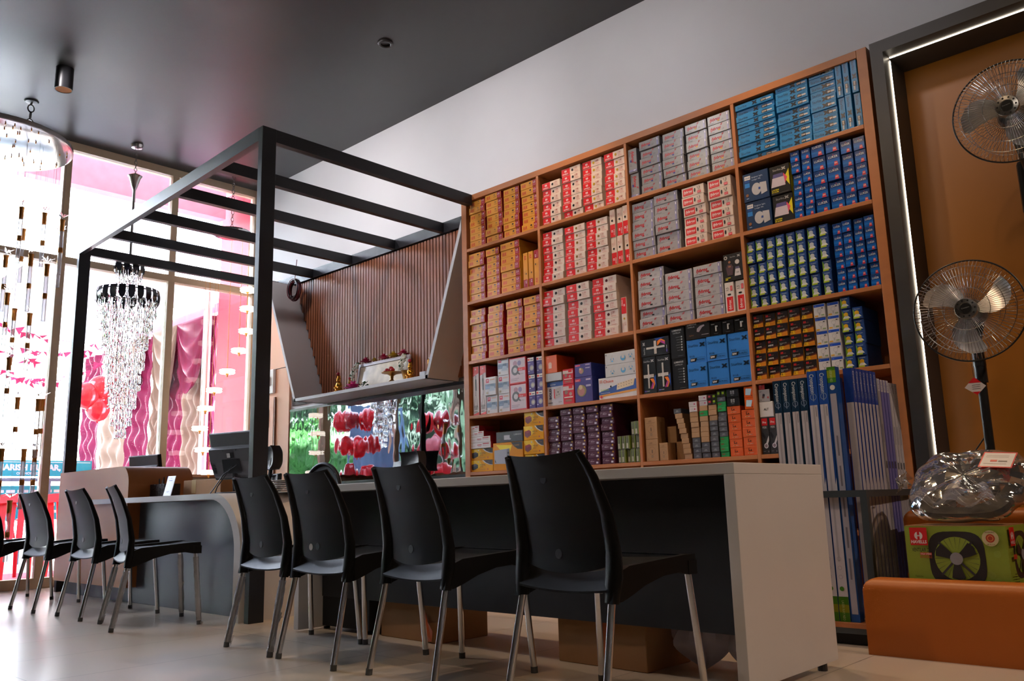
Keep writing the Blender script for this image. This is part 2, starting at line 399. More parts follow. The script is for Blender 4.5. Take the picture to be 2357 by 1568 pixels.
MB().prism([(-7.86, 0), (-4.822, 0), (-4.822, .38)] + list(reversed(arc(-4.824-R_+.04, .718-R_+.04, R_-.04)))[1:] + [(-6.465, .718), (-6.465, .108), (-7.86, .108)], .135, .16, M_grey).build('front_panel', t)
t = thing('tan_cabinet', 'tan cabinet with rounded corner at the window end of the cash counter', 'cabinet', (0, 2.70, 0))
M_tanc = mat('tan_laminate', '#c98d62', rough=.42, var=.03, scale=2)
M_tans = mat('tan_edge', '#a05f2c', rough=.4, var=.04)
MB().prism([(-7.86, .112), (-6.468, .112), (-6.468, .86)] + [(-6.60+.132*math.cos(a), .86+.135*math.sin(a)) for a in [math.pi/2*i/8 for i in range(9)]] + [(-7.86, .995)], 0, .50, M_tans, capmat=M_tanc).build('body', t, smooth=.5)

t = thing('service_counter', 'long white framed service counter with charcoal front', 'counter', (0, 2.66, 0))
MB().box(-4.16, -1.468, 0, .70, .733, .771, M_ctr).build('worktop', t, bevel=.002)
MB().box(-4.16, -4.118, 0, .26, 0.012, .7325, M_ctr).build('end_panel', t, bevel=.002)
MB().box(-1.51, -1.468, 0, .70, .028, .7325, M_ctr).build('end_panel', t, bevel=.002)
MB().box(-4.117, -1.511, .15, .17, .175, .7325, M_dark).build('modesty_panel', t)
MB().box(-4.117, -3.70, .155, .60, .02, .174, mat('black_plinth', (.008, .008, .009), rough=.5)).build('plinth', t)
for x, y in ((-1.49, .08), (-1.49, .6), (-4.14, .2)):
    MB().ring([(.018, 0), (.018, .027 if x > -2 else .011)], 12, M_blk, (x, y, 0)).build('foot', t)

# cartons and bags stored under the service counter
M_card = mat('cardboard', '#a37548', rough=.75, var=.07, scale=6)
M_tape = mat('orange_tape', '#b8551c', rough=.4, var=.1)
def card_box(label, x0, y0, w, d, h, rz=0.):
    t = thing('cardboard_box', label, 'cardboard box', (x0, y0, 0), rz, 'boxes under the counter')
    MB().box(0, w, 0, d, 0, h, M_card).build('body', t, bevel=.004)
    b = MB(); b.box(.005, w-.005, .002, d/2-.002, h, h+.004, M_card); b.box(.005, w-.005, d/2+.002, d-.002, h, h+.004, M_card); b.build('flap', t)
    return t
A = card_box('pale cardboard box under the counter, torn orange tape at its corner', -3.64, 2.845, .46, .32, .36, -.03)
MB().poly([(.33, -.003, .0), (.42, -.012, .01), (.40, -.02, .10), (.37, -.004, .14), (.35, -.015, .07)], M_tape).poly([(.40, -.02, .10), (.45, -.03, .06), (.42, -.012, .01)], M_tape).build('torn_tape', A)
B = card_box('brown cardboard box with an orange tape strip under the counter', -2.44, 2.84, .45, .30, .40, -.02)
MB().poly([(.20, -.0012, .399), (.245, -.0012, .399), (.285, -.0012, .012), (.24, -.0012, .012)], M_tape).build('tape_strip', B)
M_bag = mat('bag_plastic', '#c9c0cc', rough=.35, trans=.25, var=.08, bump=.5, bscale=14)
def plastic_bag(label, x, y, r, h, seed):
    rnd = random.Random(seed); ph = [rnd.uniform(0, 6.28) for _ in range(6)]
    t = thing('plastic_bag', label, 'bag', (x, y, 0), 0, 'white plastic bags under the counter')
    def f(u, v):
        a = 6.2832*u; k = 1 + .13*math.sin(3*a+ph[0]+4*v) + .09*math.sin(7*a+ph[1]-5*v) + .06*math.sin(13*a+ph[2])
        prof = math.sin(min(1, v*2.2)*math.pi/2)*(1 - .62*max(0, v-.35)/.65)
        return (r*k*prof*math.cos(a), r*.8*k*prof*math.sin(a), h*v*(1+.08*math.sin(2*a+ph[3])))
    MB().grid(f, 44, 18, M_bag).build('sack', t, smooth=.6)
    MB().shell(lambda u, v: (.06*(u-.5)*(1+v)+.02*math.sin(5*u), .015*math.sin(9*u+v*3), h*.9+v*.07), 10, 5, M_bag, .002, (0, 1, 0)).build('knot', t, smooth=.6)
plastic_bag('white plastic bag beside the brown box under the counter', -1.85, 3.02, .125, .30, 1)
plastic_bag('white crumpled plastic bag against the counter end panel', -1.625, 2.99, .095, .27, 2)

# ------------------------------------------------------------------ plastic chairs
M_pl = mat('chair_plastic', (.0042, .0036, .0033), rough=.45, var=.05, spec=.2)
M_al = mat('brushed_aluminium', (.78, .75, .72), rough=.22, metal=1, var=.05, stretch=(1, 1, .1))
M_cap = mat('foot_rubber', (.10, .10, .10), rough=.6)
M_wrap = thin_glass('clear_wrap', '#f0eeee', refl=.12, rough=.15, bump=.6, bscale=40, opac=.18)
ST = [(.344, .207, -.165, .021, .025), (.42, .213, -.156, .022, .032), (.50, .212, -.152, .018, .030), (.62, .207, -.172, .014, .025), (.74, .190, -.214, .011, .018), (.808, .170, -.250, .009, .012)]
def stile(z):
    for a, c in zip(ST, ST[1:]):
        if z <= c[0] or c is ST[-1]:
            k = (z-a[0])/(c[0]-a[0]); return [a[i]+(c[i]-a[i])*k for i in range(5)]
def make_chair():
    t = thing('chair', 'chair', 'chair', (0, 0, 0), 0, 'black plastic chairs along the counters')
    bk = MB()
    for sx in (-1, 1):
        pts = []; rr = []
        for i in range(13):
            z = .344 + (.806-.344)*i/12; q = stile(z); pts.append((sx*q[1], q[2], z)); rr.append((q[4], q[3]))
        bk.tube(pts, rr, 12, M_pl)
    def panel(u, v):
        uu = 2*u-1; zlow = .425 + .035*uu*uu; ztop = .8145 - .012*(1-uu*uu); z = zlow + (ztop-zlow)*v
        q = stile(z); return (uu*(q[1]+.004*v), q[2] - .020*(1-uu*uu) + .004, z)
    bk.shell(panel, 14, 12, M_pl, .006, (0, 1, 0)); bk.build('backrest', t, smooth=.7)
    lg = MB()
    for u, v, r, in ((.46, .16, .016), (.45, .80, .014)):
        c = panel(u, v); lg.ring([(r, -.0015), (r, 0)], 16, mat('chair_emblem', (.022, .022, .024), rough=.42), (c[0], c[1]-.0005, c[2]), axis='y')
    lg.build('emblem', t)
    st = MB()
    def top(u, v):
        uu = 2*u-1
        if v < .12:
            k = v/.12; return (uu*.203, -.183 + .05*k, .372 + .012*uu*uu*(1-k) + (.052+.02*uu*uu)*k)
        k = (v-.12)/.88; y = -.133 + .358*k; z = .427 + .02*uu*uu*(1-k) + .038*k + .008*math.sin(k*math.pi)*uu*uu - .012*math.sin(k*math.pi)
        return (uu*(.203+.012*k), y, z)
    st.shell(top, 12, 16, M_pl, .007, (0, 0, -1))
    ap = [(-.185, .344), (-.165, .43), (-.10, .452), (.05, .462), (.18, .470), (.228, .470), (.236, .405), (.19, .405), (.14, .415), (.06, .41), (-.03, .388), (-.10, .360), (-.14, .347)]
    for sx in (-1, 1): st.prism(ap, sx*.203, sx*.228, M_pl, axis='x')
    st.prism([(.214, .468), (.236, .468), (.236, .415), (.222, .425)], -.2, .2, M_pl, axis='x')
    for sx in (-1, 1): st.box(sx*.212-.018, sx*.212+.018, .19, .235, .405, .45, M_pl)
    for sx in (-1, 1): st.sphere((sx*.12, -.12, .372), .009, M_cap, 8, 6)
    st.build('seat', t, smooth=.6)
    for sx in (-1, 1):
        for top_, ft in (((sx*.207, -.165, .35), (sx*.2225, -.235, .012)), ((sx*.212, .205, .41), (sx*.235, .235, .012))):
            l = MB().tube([top_, ft], .0125, 14, M_al).build('leg', t, smooth=.8)
            d_ = (Vector(ft)-Vector(top_)).normalized(); MB().tube([Vector(ft)-d_*.012, (ft[0], ft[1], 0)], .0138, 14, M_cap).build('foot_cap', l, smooth=.8)
    return t
def wrap_legs(ch, which, seed):
    rnd = random.Random(seed); legs = [c for c in ch.children if c.name.startswith('leg')]
    ends = [((-.207, -.165, .35), (-.2225, -.235, 0)), ((-.212, .205, .41), (-.235, .235, 0)), ((.207, -.165, .35), (.2225, -.235, 0)), ((.212, .205, .41), (.235, .235, 0))]
    for w in which:
        a, b_ = [Vector(q) for q in ends[w]]; path = [a + (b_-a)*(i/16) for i in range(1, 16)]
        m = MB().tube(path, [.0145 + rnd.uniform(0, .004) for _ in path], 9, M_wrap, cap=False)
        for i in range(5):
            p = a + (b_-a)*rnd.uniform(.2, .95); q = Vector((rnd.uniform(.015, .04), rnd.uniform(-.02, .02), rnd.uniform(-.03, .03)))
            m.poly([p, p+q, p+Vector((.01, .005, -.05))], M_wrap)
        m.build('plastic_wrap', ch)
def pl(x, y, deg, label, wrap=()):
    global _chair0
    if _chair0 is None: o = _chair0 = make_chair()
    else: o = copy_tree(_chair0)
    o.location = (x, y, 0); o.rotation_euler = (0, 0, math.radians(deg)); o['label'] = label
    PLACED.append((o, wrap)); return o
_chair0 = None; PLACED = []
pl(-1.835, 2.36, -6, 'black plastic chair nearest the white counter end, largest in view')
pl(-2.615, 2.385, -6.5, 'second black plastic chair from the white counter end panel')
pl(-3.263, 2.385, -2.5, 'third black plastic chair from the counter end, white sticker low on its back')
pl(-3.767, 2.405, -4, 'black plastic chair in front of the tall pergola post', (0, 2))
pl(-5.198, 2.333, -14, 'black plastic chair turned sideways at the cash counter, plastic around its legs', (0, 2, 1, 3))
pl(-5.92, 2.378, -2.5, 'black plastic chair before the tan cabinet corner, next to the turned one')
pl(-6.69, 2.34, 1, 'black plastic chair second from the left edge of the photo')
pl(-7.58, 2.28, 3, 'black plastic chair cut off by the left edge of the photo')
for o, w in PLACED:
    if w: wrap_legs(o, w, 5)
cst = PLACED[2][0]
MB().ring([(.015, -.001), (.015, 0)], 18, mat('sticker_white', '#d8d4d0', rough=.3, var=0), (-.075, -.168, .482), axis='y').build('round_sticker', cst)

# ------------------------------------------------------------------ office chairs behind the counters
M_mesh = mat('chair_mesh', (.03, .031, .038), rough=.6, bump=.3, bscale=400)
M_lea = mat('black_leatherette', (.018, .018, .022), rough=.42, bump=.08, bscale=90)
M_pip = mat('grey_piping', (.45, .45, .50), rough=.4)
def office_base(t):
    b = MB().tube([(0, 0, .07), (0, 0, .43)], .025, 12, M_blk)
    for k in range(5):
        a = 6.2832*k/5; b.tube([(0, 0, .09), (.26*math.cos(a), .26*math.sin(a), .065)], [.022, .015], 8, M_blk); b.sphere((.26*math.cos(a), .26*math.sin(a), .03), .03, M_blk, 10, 7)
    b.build('star_base', t, smooth=.6)
    MB().sphere((0, 0, .46), (.25, .24, .05), M_lea, 22, 10).build('seat', t, smooth=1)
t = thing('office_chair', 'black office chair with padded headrest behind the pergola post', 'office chair', (-6.72, 3.74, 0), math.radians(172), 'office chairs behind the counters')
office_base(t)
def arch(w, z0, z1, y, n=24): return [(w*math.cos(math.pi*i/n), y + .03*math.sin(math.pi*i/n), z0 + (z1-z0)*math.sin(math.pi*i/n)**.5) for i in range(n+1)]
MB().shell(lambda u, v: ((u-.5)*(.42-.06*v), -.24 - .03*(1-(2*u-1)**2) - .04*v, .5+.44*v), 12, 10, M_mesh, .02, (0, 1, 0)).build('backrest', t, smooth=.6)
MB().tube([(-.21, -.25, .52), (-.195, -.27, .75), (-.18, -.285, .935), (.18, -.285, .935), (.195, -.27, .75), (.21, -.25, .52)], .014, 8, M_blk).build('back_frame', t, smooth=.6)
MB().shell(lambda u, v: ((u-.5)*.31, -.31-.05*(1-(2*u-1)**2)+.03*abs(2*v-1)**3, .985+.20*v), 12, 10, M_lea, .085, (0, 1, 0)).build('headrest', t, smooth=.5, bevel=.018)
MB().tube([(0, -.26, .9), (0, -.29, 1.085)], .018, 8, M_blk).build('headrest_stem', t)
t = thing('office_chair', 'mesh office chair with rounded grey-piped back before the mirror', 'office chair', (-5.84, 3.77, 0), math.radians(188), 'office chairs behind the counters')
office_base(t)
ov = lambda r, z: [(r*math.cos(a), -.23, z + r*1.05*math.sin(a)) for a in [6.2832*i/36 for i in range(37)]]
MB().poly(ov(.185, .79)[:-1], M_mesh).build('backrest', t)
MB().tube(ov(.195, .79), .016, 8, M_lea, cap=False).build('back_frame', t, smooth=1)
MB().tube([(x*.93, y-.012, .79+(z-.79)*.93) for x, y, z in ov(.195, .79)], .004, 6, M_pip, cap=False).tube([(x*1.04, y-.014, .79+(z-.79)*1.04) for x, y, z in ov(.195, .79)], .004, 6, M_pip, cap=False).build('piping', t)
MB().tube([(0, -.22, .60), (0, -.12, .46)], .02, 8, M_blk).build('back_bracket', t)
t = thing('office_chair', 'black office chair showing only its headrest over the service counter', 'office chair', (-4.855, 3.84, 0), math.radians(175), 'office chairs behind the counters')
office_base(t)
MB().shell(lambda u, v: ((u-.5)*(.36-.05*v), -.24 - .03*(1-(2*u-1)**2), .5+.30*v), 10, 8, M_mesh, .02, (0, 1, 0)).build('backrest', t, smooth=.6)
MB().shell(lambda u, v: ((u-.5)*.22, -.27-.03*(1-(2*u-1)**2)+.02*abs(2*v-1)**3, .90+.135*v), 12, 8, M_lea, .07, (0, 1, 0)).build('headrest', t, smooth=.5, bevel=.016)
MB().tube([(0, -.24, .76), (0, -.25, .95)], .016, 8, M_blk).build('headrest_stem', t)

# ------------------------------------------------------------------ things on the cash counter
M_mon = mat('monitor_plastic', (.075, .07, .075), rough=.38, var=.04)
M_monb = mat('monitor_black', (.015, .015, .017), rough=.3)
M_cable = mat('black_cable', (.012, .012, .014), rough=.45)
def monitor(label, loc, rz, tilt, cables, mark):
    t = thing('monitor', label, 'monitor', loc, rz, 'monitors on the cash counter')
    T = Matrix.Translation((0, 0, .13)) @ Matrix.Rotation(tilt, 4, 'X')
    MB().box(-.22, .22, 0, .022, -.03, .30, M_monb).xf(T).build('screen', t, bevel=.004)
    MB().prism([(0, -.02), (-.02, 0), (-.038, .10), (-.038, .19), (-.012, .205), (-.008, .295), (0, .297)], -.205, .205, M_mon, axis='x').xf(T).build('back_shell', t, bevel=.003)
    d = MB(); d.box(-.085, .085, -.0395, -.0385, .02, .12, M_monb); d.box(-.03, .0, -.0402, -.039, .13, .16, mat('port_label', '#c8c6c4', var=0)); d.box(-.005, .035, -.0398, -.0386, .125, .165, M_monb)
    for x in (-.06, .06):
        for z in (.11, .18): d.ring([(.005, -.0403), (.005, -.038)], 8, M_monb, (x, 0, z), axis='y')
    for i in range(7):
        for x in (-.19, .16): d.box(x, x+.03, -.036, -.03, .02+.012*i, .026+.012*i, M_monb)
    d.xf(T).build('rear_sockets', t)
    if mark:
        mk = MB(); F = Face(mk, (-.03, -.0128, .225), (1, 0, 0), (0, 0, 1), .06, .06); g = mat('emblem_grey', (.16, .16, .17), rough=.25, var=0); F.ringd(.5, .5, .5, .06, g); F.text(.5, .35, 'hp', .3, g, bold=.01, shear=.3, cen=True)
        mk.xf(T).build('emblem', t)
    MB().tube([(0, -.02, .23), (0, .0, .02)], .028, 10, M_monb).build('stand', t); MB().box(-.12, .12, -.09, .09, 0, .014, M_monb).build('foot', t, bevel=.004)
    for i in range(cables):
        MB().tube([(.01+.05*i, -.05, .20), (.0-.03*i, -.10, .13), (-.06-.02*i, -.12, .05), (-.09-.05*i, -.11, .006)], .004, 6, M_cable).build('cable', t, smooth=1)
monitor('grey monitor seen from behind beside the pergola post, cables hanging', (-5.46, 3.02, .7575), math.radians(14), .24, 2, False)
monitor('grey monitor with round emblem behind the tan cabinet', (-7.80, 3.42, .731), math.radians(12), .16, 0, True)
tag(MB().box(-8.10, -7.50, 3.28, 3.60, 0, .73, M_beige).build('side_cabinet'), 'low beige cabinet under the monitor behind the tan cabinet', 'cabinet')
M_wick = mat('brown_wicker', '#2a1a18', rough=.5, bump=.9, bscale=120)
t = thing('pen_basket', 'dark brown woven pen basket on the white cash counter', 'basket', (-6.29, 2.84, .757))
b = MB()
for x0, x1, y0, y1 in ((-.12, .12, 0, .006), (-.12, .12, .11, .116), (-.12, -.114, .006, .11), (.114, .12, .006, .11)): b.box(x0, x1, y0, y1, 0, .095, M_wick)
b.box(-.114, .114, .006, .11, 0, .006, M_wick)
for i in range(12): b.box(-.118+.02*i, -.108+.02*i, -.004, 0, .004, .094, M_wick)
b.build('basket', t)
for i, (x, y, h, c, lb) in enumerate([(-.075, .05, .14, '#3c3c40', 'dark grey pen in the woven basket'), (-.055, .06, .13, '#8a8a8c', 'silver grey pen in the woven basket'), (-.015, .05, .15, '#26221f', 'black pen in the woven basket'), (.02, .06, .155, '#2348c0', 'blue pen in the woven basket'), (.075, .05, .135, '#a8aab0', 'pale leaning pen at the right end of the woven basket')]):
    o = MB().tube([(0, 0, .008), (0, 0, h-.01), (0, 0, h)], [.005, .005, .002], 8, P(c)).build('pen', None, (-6.29+x, 2.84+y, .757), smooth=.6, rot=(0, .15*(i-1.5)*.4, 0)); tag(o, lb, 'pen', 'pens in the basket')
t = thing('card_stand', 'white acrylic card stand beside the pen basket', 'sign', (-5.96, 2.76, .758), math.radians(8))
b = MB(); b.box(-.045, .045, -.002, .002, 0, .145, P('#e4e2ec', .15)); F = Face(b, (-.045, -.002, 0), (1, 0, 0), (0, 0, 1), .09, .145)
for v, w in ((.88, .3), (.78, .5), (.74, .45), (.22, .4), (.17, .3)): F.rect(.5-w/2, v, .5+w/2, v+.02, P('#8a8ab8'))
b.xf(Matrix.Rotation(-.25, 4, 'X')).build('card', t); MB().box(-.045, .045, 0, .06, 0, .003, P('#e4e2ec', .15)).build('base', t)
t = thing('cardboard_box', 'small taped cardboard box behind the monitor on the cash counter', 'cardboard box', (-6.17, 2.98, .757), .04)
MB().box(0, .52, 0, .22, 0, .115, M_card).build('body', t, bevel=.004)
MB().box(.12, .18, -.001, .221, .02, .117, mat('clear_tape', '#c9a878', rough=.2)).build('tape_strip', t)
t = thing('paper_pile', 'loose pile of white papers at the counter corner by the office chair', 'papers', (-4.98, 3.1, .757), .3)
for k in range(7): tag(MB().box(-.1, .1, -.14, .14, k*.012, k*.012+.004, P('#dcd8d4', .5)).build('sheet', t, rz=.06*(k % 3-1)), None, None)

# ------------------------------------------------------------------ wall shelf
M_shelf = mat('shelf_laminate', '#a8683a', rough=.42, var=.07, scale=4, stretch=(1, 1, 4))
M_shelfb = mat('shelf_back', '#8a5028', rough=.6, var=.05)
YS = 4.54
t = thing('wall_shelf', 'tall brown wooden wall shelf packed with electrical goods', 'shelf', (0, YS, 0))
def uv(x0, x1, z0, z1, nm, y0=0, y1=.34): MB().box(x0, x1, y0, y1, z0, z1, M_shelf).build(nm, t, bevel=.0015)
uv(-4.778, -4.723, 0, 3.085, 'side_panel'); uv(-1.563, -1.508, 0, 3.085, 'side_panel')
uv(-4.722, -1.564, 3.04, 3.085, 'top_panel')
DIV = [(-3.966, -3.944), (-3.156, -3.140), (-2.350, -2.328)]
DIV[1] = (-3.160, -3.140)
for a, b_ in DIV: uv(a, b_, .10, 3.039, 'divider')
ZB = {1: 2.645, 2: 2.212, 3: 1.738, 4: 1.312, 5: .884, 6: .46}
xs = [-4.722] + [q for d in DIV for q in d] + [-1.564]
for z in list(ZB.values()) + [.1]:
    for i in range(0, 8, 2): uv(xs[i]+.0005, xs[i+1]-.0005, z-.024, z-.0005, 'shelf_board')
MB().box(-4.722, -1.564, .330, .338, .1, 3.039, M_shelfb).build('back_panel', t)

# ------------------------------------------------------------------ printed cartons
RED, CREAM, WHT, BLK = P('#c81c22'), P('#d8c4b4'), P('#dcd6d4'), P('#141416')
def emblem_h(F, u, v, r, mt, bgm):
    F.disc(u-.0, v, r, mt); k = F.h/F.w
    F.rect(u-r*.28*k, v+.15*r, u+r*.28*k, v+r, bgm); F.rect(u-r*.28*k, v-r, u+r*.28*k, v-.15*r, bgm)
def sx_mark(F, u, v, h, mt):
    k = F.h/F.w*h
    for o, d in ((0, 1), (.55, 1), (1.25, -1), (1.8, -1)):
        a = u+o*.5*k
        if d > 0: F.poly([(a, v+h), (a+.3*k, v+h), (a+.75*k, v+h*.5), (a+.3*k, v), (a, v), (a+.42*k, v+h*.5)], mt)
        else: F.poly([(a+.75*k, v+h), (a+.45*k, v+h), (a, v+h*.5), (a+.45*k, v), (a+.75*k, v), (a+.33*k, v+h*.5)], mt)
def art_rr(sz, dot):
    def f(F):
        F.rect(.765, 0, 1, 1, P('#8e1224')); F.text(.07, .24, 'RR', .50, P('#b8331c'), bold=.02, shear=.25, maxw=.42)
        F.disc(.60, .68, .12, P(dot), 10, 1.6); F.text(.53, .28, 'KABEL', .16, P('#6a4a18'), maxw=.20)
        F.text(.80, .5, sz, .30, WHT, bold=.015, maxw=.16); F.rect(.80, .3, .95, .34, P('#c8808a')); F.rect(.80, .18, .95, .22, P('#c8808a'))
    return f
def art_hv(sz, dot):
    def f(F):
        F.rect(0, 0, .46, 1, RED); emblem_h(F, .22, .62, .20, WHT, RED); F.text(.06, .12, 'HAVELLS', .19, WHT, bold=.025, maxw=.34)
        F.disc(.60, .52, .19, P(dot)); F.text(.70, .58, sz, .26, P('#a02028'), maxw=.25)
        F.text(.72, .36, 'FR LSH', .12, P('#b84850'), maxw=.2); F.rect(.72, .18, .92, .24, P('#c88a84'))
    return f
def art_fy(sz, dot):
    def f(F):
        F.text(.09, .38, 'fybros', .36, P('#b01c24'), bold=.03, shear=.35, maxw=.60); r = P('#b8404a')
        for i in range(3): F.poly([(.56+.025*i, .74), (.575+.025*i, .74), (.625+.025*i, .97), (.61+.025*i, .97)], r)
        F.rect(.46, .22, .55, .36, P(dot)); F.text(.64, .2, sz, .17, P('#4a4a50'), maxw=.12); F.text(.05, .08, 'LITE', .12, P('#3a3a40'), maxw=.1); F.rect(.17, .1, .30, .15, P('#6a6a72'))
        F.rect(.88, 0, .96, 1, P('#8a88b0', .25)); F.rect(.905, .6, .935, .85, WHT)
    return f
def art_fw(sz):
    def f(F):
        F.rect(.05, .12, .52, .86, RED); F.text(.09, .38, 'fybros', .30, WHT, bold=.02, shear=.3, maxw=.39); F.rect(.12, .26, .46, .29, P('#e88a84'))
        F.disc(.60, .58, .16, BLK, 12, .6); F.disc(.60, .46, .16, BLK, 12, .6); F.text(.72, .62, sz, .26, BLK, maxw=.16); F.rect(.75, .5, .83, .53, P('#5a4a48')); F.rect(.72, .1, .88, .36, P('#c83a48')); F.rect(.74, .2, .86, .26, P('#e8a0a4'))
    return f
def art_st(w):
    def f(F):
        F.text(.06, .26, 'Sturlite', .46, P('#0b1420'), maxw=.36); sx_mark(F, .445, .2, .66, P('#0b1420'))
        F.rect(.68, .2, .82, .74, BLK); F.text(.69, .3, w, .34, WHT, bold=.02, maxw=.12); F.rect(.82, .3, .95, .56, P('#b4b8bc')); F.rect(.72, .80, .94, .86, P('#0a4a86'))
    return f
def art_cube(F):
    F.text(.06, .70, 'Sturlite', .12, P('#0b2038'), maxw=.56); sx_mark(F, .66, .68, .17, P('#0b2038'))
    F.text(.12, .27, 'BULB', .075, P('#0b2038'), maxw=.30); F.poly([(.13, .08), (.44, .08), (.50, .22), (.16, .22)], BLK); F.text(.17, .105, '50W', .085, WHT, bold=.03, maxw=.22)
    F.text(.50, .105, 'AURORA', .075, P('#0b2038'), maxw=.40)
    for q in ((.48, .06, .93, .067), (.48, .233, .93, .24), (.923, .06, .93, .24)): F.rect(*q, P('#0b2038'))
def art_lamp_shape(F, u, v, s, pal='#c8bcc8'):
    k = s*F.h/F.w
    F.poly([(u-.5*k, v), (u+.5*k, v), (u+.42*k, v+.62*s), (u-.38*k, v+.62*s)], P(pal)); F.poly([(u-.36*k, v+.62*s), (u+.40*k, v+.62*s), (u+.36*k, v+.88*s), (u-.3*k, v+.88*s)], P('#5a5488'))
def art_lant(F):
    F.text(.16, .83, 'Sturlite', .075, P('#b0acac'), maxw=.42); sx_mark(F, .60, .82, .1, P('#b0acac'))
    F.poly([(.98, .22), (.98, .82), (.72, .52)], P('#d8c818')); F.poly([(.70, .70), (.88, .52), (.70, .24), (.62, .34)], P('#d85070')); art_lamp_shape(F, .40, .26, .52)
    F.text(.05, .13, 'LANTERN', .05, P('#d8c818'), bold=.03, maxw=.36); F.text(.05, .06, 'IN DOM', .05, P('#d8c818'), bold=.03, maxw=.34); F.rect(.05, .02, .9, .03, P('#6a6a6a'))
def art_phil(F):
    F.rect(.06, .78, .30, .92, WHT); F.text(.08, .82, 'PHILIPS', .05, P('#2a4a98'), bold=.02, maxw=.20); F.rect(.06, .68, .26, .76, P('#1a4a92')); F.rect(.06, .50, .26, .66, P('#2a7ac8'))
    F.text(.36, .80, 'Brighter light.', .055, P('#b8c4dc'), maxw=.46); F.text(.36, .71, 'Longer life.', .055, P('#b8c4dc'), maxw=.40)
    F.disc(.52, .38, .22, P('#b4b2b8'), 20, .8); F.poly([(.66, .58), (.92, .56), (.94, .20), (.70, .14)], P('#b4b2b8')); F.rect(.60, .34, .68, .42, P('#2a4a98')); F.disc(.14, .22, .055, P('#8a5a38')); F.rect(.10, .08, .2, .12, P('#7a8cb0'))
def art_lk(w):
    def f(F):
        F.rect(0, 0, 1, .55, P('#1156a8', .25)); F.rect(0, .22, 1, .38, P('#1668bc', .25)); F.text(.5, .62, 'LUKER', .17, P('#c4ccd8'), bold=.015, cen=True, maxw=.74); F.disc(.52, .84, .035, P('#b8404a'))
        F.poly([(.52, .02), (.86, .02), (.80, .32), (.58, .32)], P('#c4283c')); F.text(.69, .14, w, .12, WHT, bold=.02, cen=True, maxw=.24)
    return f
def art_cr(dome):
    def f(F):
        F.poly([(0, 0), (.24, 0), (.24, .55), (0, .95)], P('#6f9a1e')); F.poly([(.06, .16), (.92, .16), (.40, .62)], P('#d8d8d0')); F.disc(.42, .52, .20, P('#b8bcc4' if dome == 'w' else '#d8a820'), 16); F.rect(.30, .28, .54, .40, P('#c8ccd2'))
        F.rect(.02, .02, .70, .16, P('#a8bc2c')); F.text(.5, .80, 'Crompton', .11, P('#c8d0e0'), cen=True, maxw=.62); F.rect(.72, .48, .9, .53, P('#4a6ab0'))
    return f
def art_av(n):
    def f(F):
        F.poly([(0, 0), (1, 0), (1, .34), (0, .16)], P('#c87818')); F.poly([(.3, .22), (1, .36), (1, .44), (.3, .28)], P('#8a3a14')); F.poly([(.2, .2), (1, .30), (1, .34), (.2, .23)], P('#d89a30')); F.poly([(.1, .28), (1, .50), (1, .54), (.1, .31)], P('#5a1a10'))
        F.text(.12, .74, 'RR', .17, P('#c8282c'), bold=.03, shear=.15, maxw=.26); F.rect(.40, .77, .62, .79, P('#a86a6a'))
        if n == '12': F.text(.10, .48, 'AVIDITE', .12, WHT, bold=.02, shear=.15, maxw=.52)
        else: F.text(.12, .50, 'Emergency LED', .085, P('#c8c4c0'), maxw=.62); F.text(.12, .40, 'Bulb', .08, P('#c8c4c0'), maxw=.2)
        F.rect(.08, .03, .46, .30, P('#d8a818')); F.text(.12, .07, n, .20, BLK, maxw=.24); F.text(.38, .18, 'W', .06, BLK)
    return f
def art_wbul(F):
    F.rect(0, .80, 1, 1, P('#1c48b0')); F.text(.08, .87, '-----', .06, WHT, bold=.03, maxw=.3); F.ringd(.50, .50, .17, .015, P('#8a8a90')); F.poly([(.43, .34), (.57, .34), (.55, .14), (.45, .14)], P('#a8a8ac')); F.rect(.70, .64, .88, .72, P('#4a4a50'))
    F.rect(.05, .05, .36, .15, P('#d8a020')); F.rect(.66, .08, .95, .19, P('#8aa078'))
def art_heat(F):
    F.poly([(0, .80), (1, .86), (1, 1), (0, 1)], RED); F.poly([(0, 0), (1, 0), (1, .06), (0, .02)], RED); F.text(.5, .93, 'M', .035, WHT, cen=True)
    F.rect(.42, .50, .62, .74, BLK); F.rect(.46, .74, .58, .82, P('#3a3634')); F.rect(.48, .40, .56, .50, P('#3a3634'))
    for s in (-1, 1): F.poly([(.5+s*.03, .42), (.5+s*.06, .42), (.5+s*.34, .16), (.5+s*.28, .16)], P('#4a4644'))
    for i in range(4): F.rect(.22+.16*i, .11, .30+.16*i, .20, P('#5a5654'))
    F.rect(.2, .06, .8, .075, P('#5a5654'))
def art_iron(F):
    F.rect(.08, .70, .36, .92, P('#c4325a')); emblem_h(F, .22, .83, .06, WHT, P('#c4325a')); F.rect(.46, .82, .92, .90, P('#c8a8a4')); F.rect(0, .34, 1, .62, P('#7f93b4')); F.poly([(.35, .22), (.95, .22), (.85, .50), (.55, .52)], P('#aab8cc')); F.poly([(.45, .50), (.85, .46), (.82, .62), (.55, .62)], P('#5f6f88')); F.rect(.1, .06, .28, .18, P('#a89a8c')); F.text(.10, .48, 'HAWK', .07, P('#3f5578'), maxw=.3)
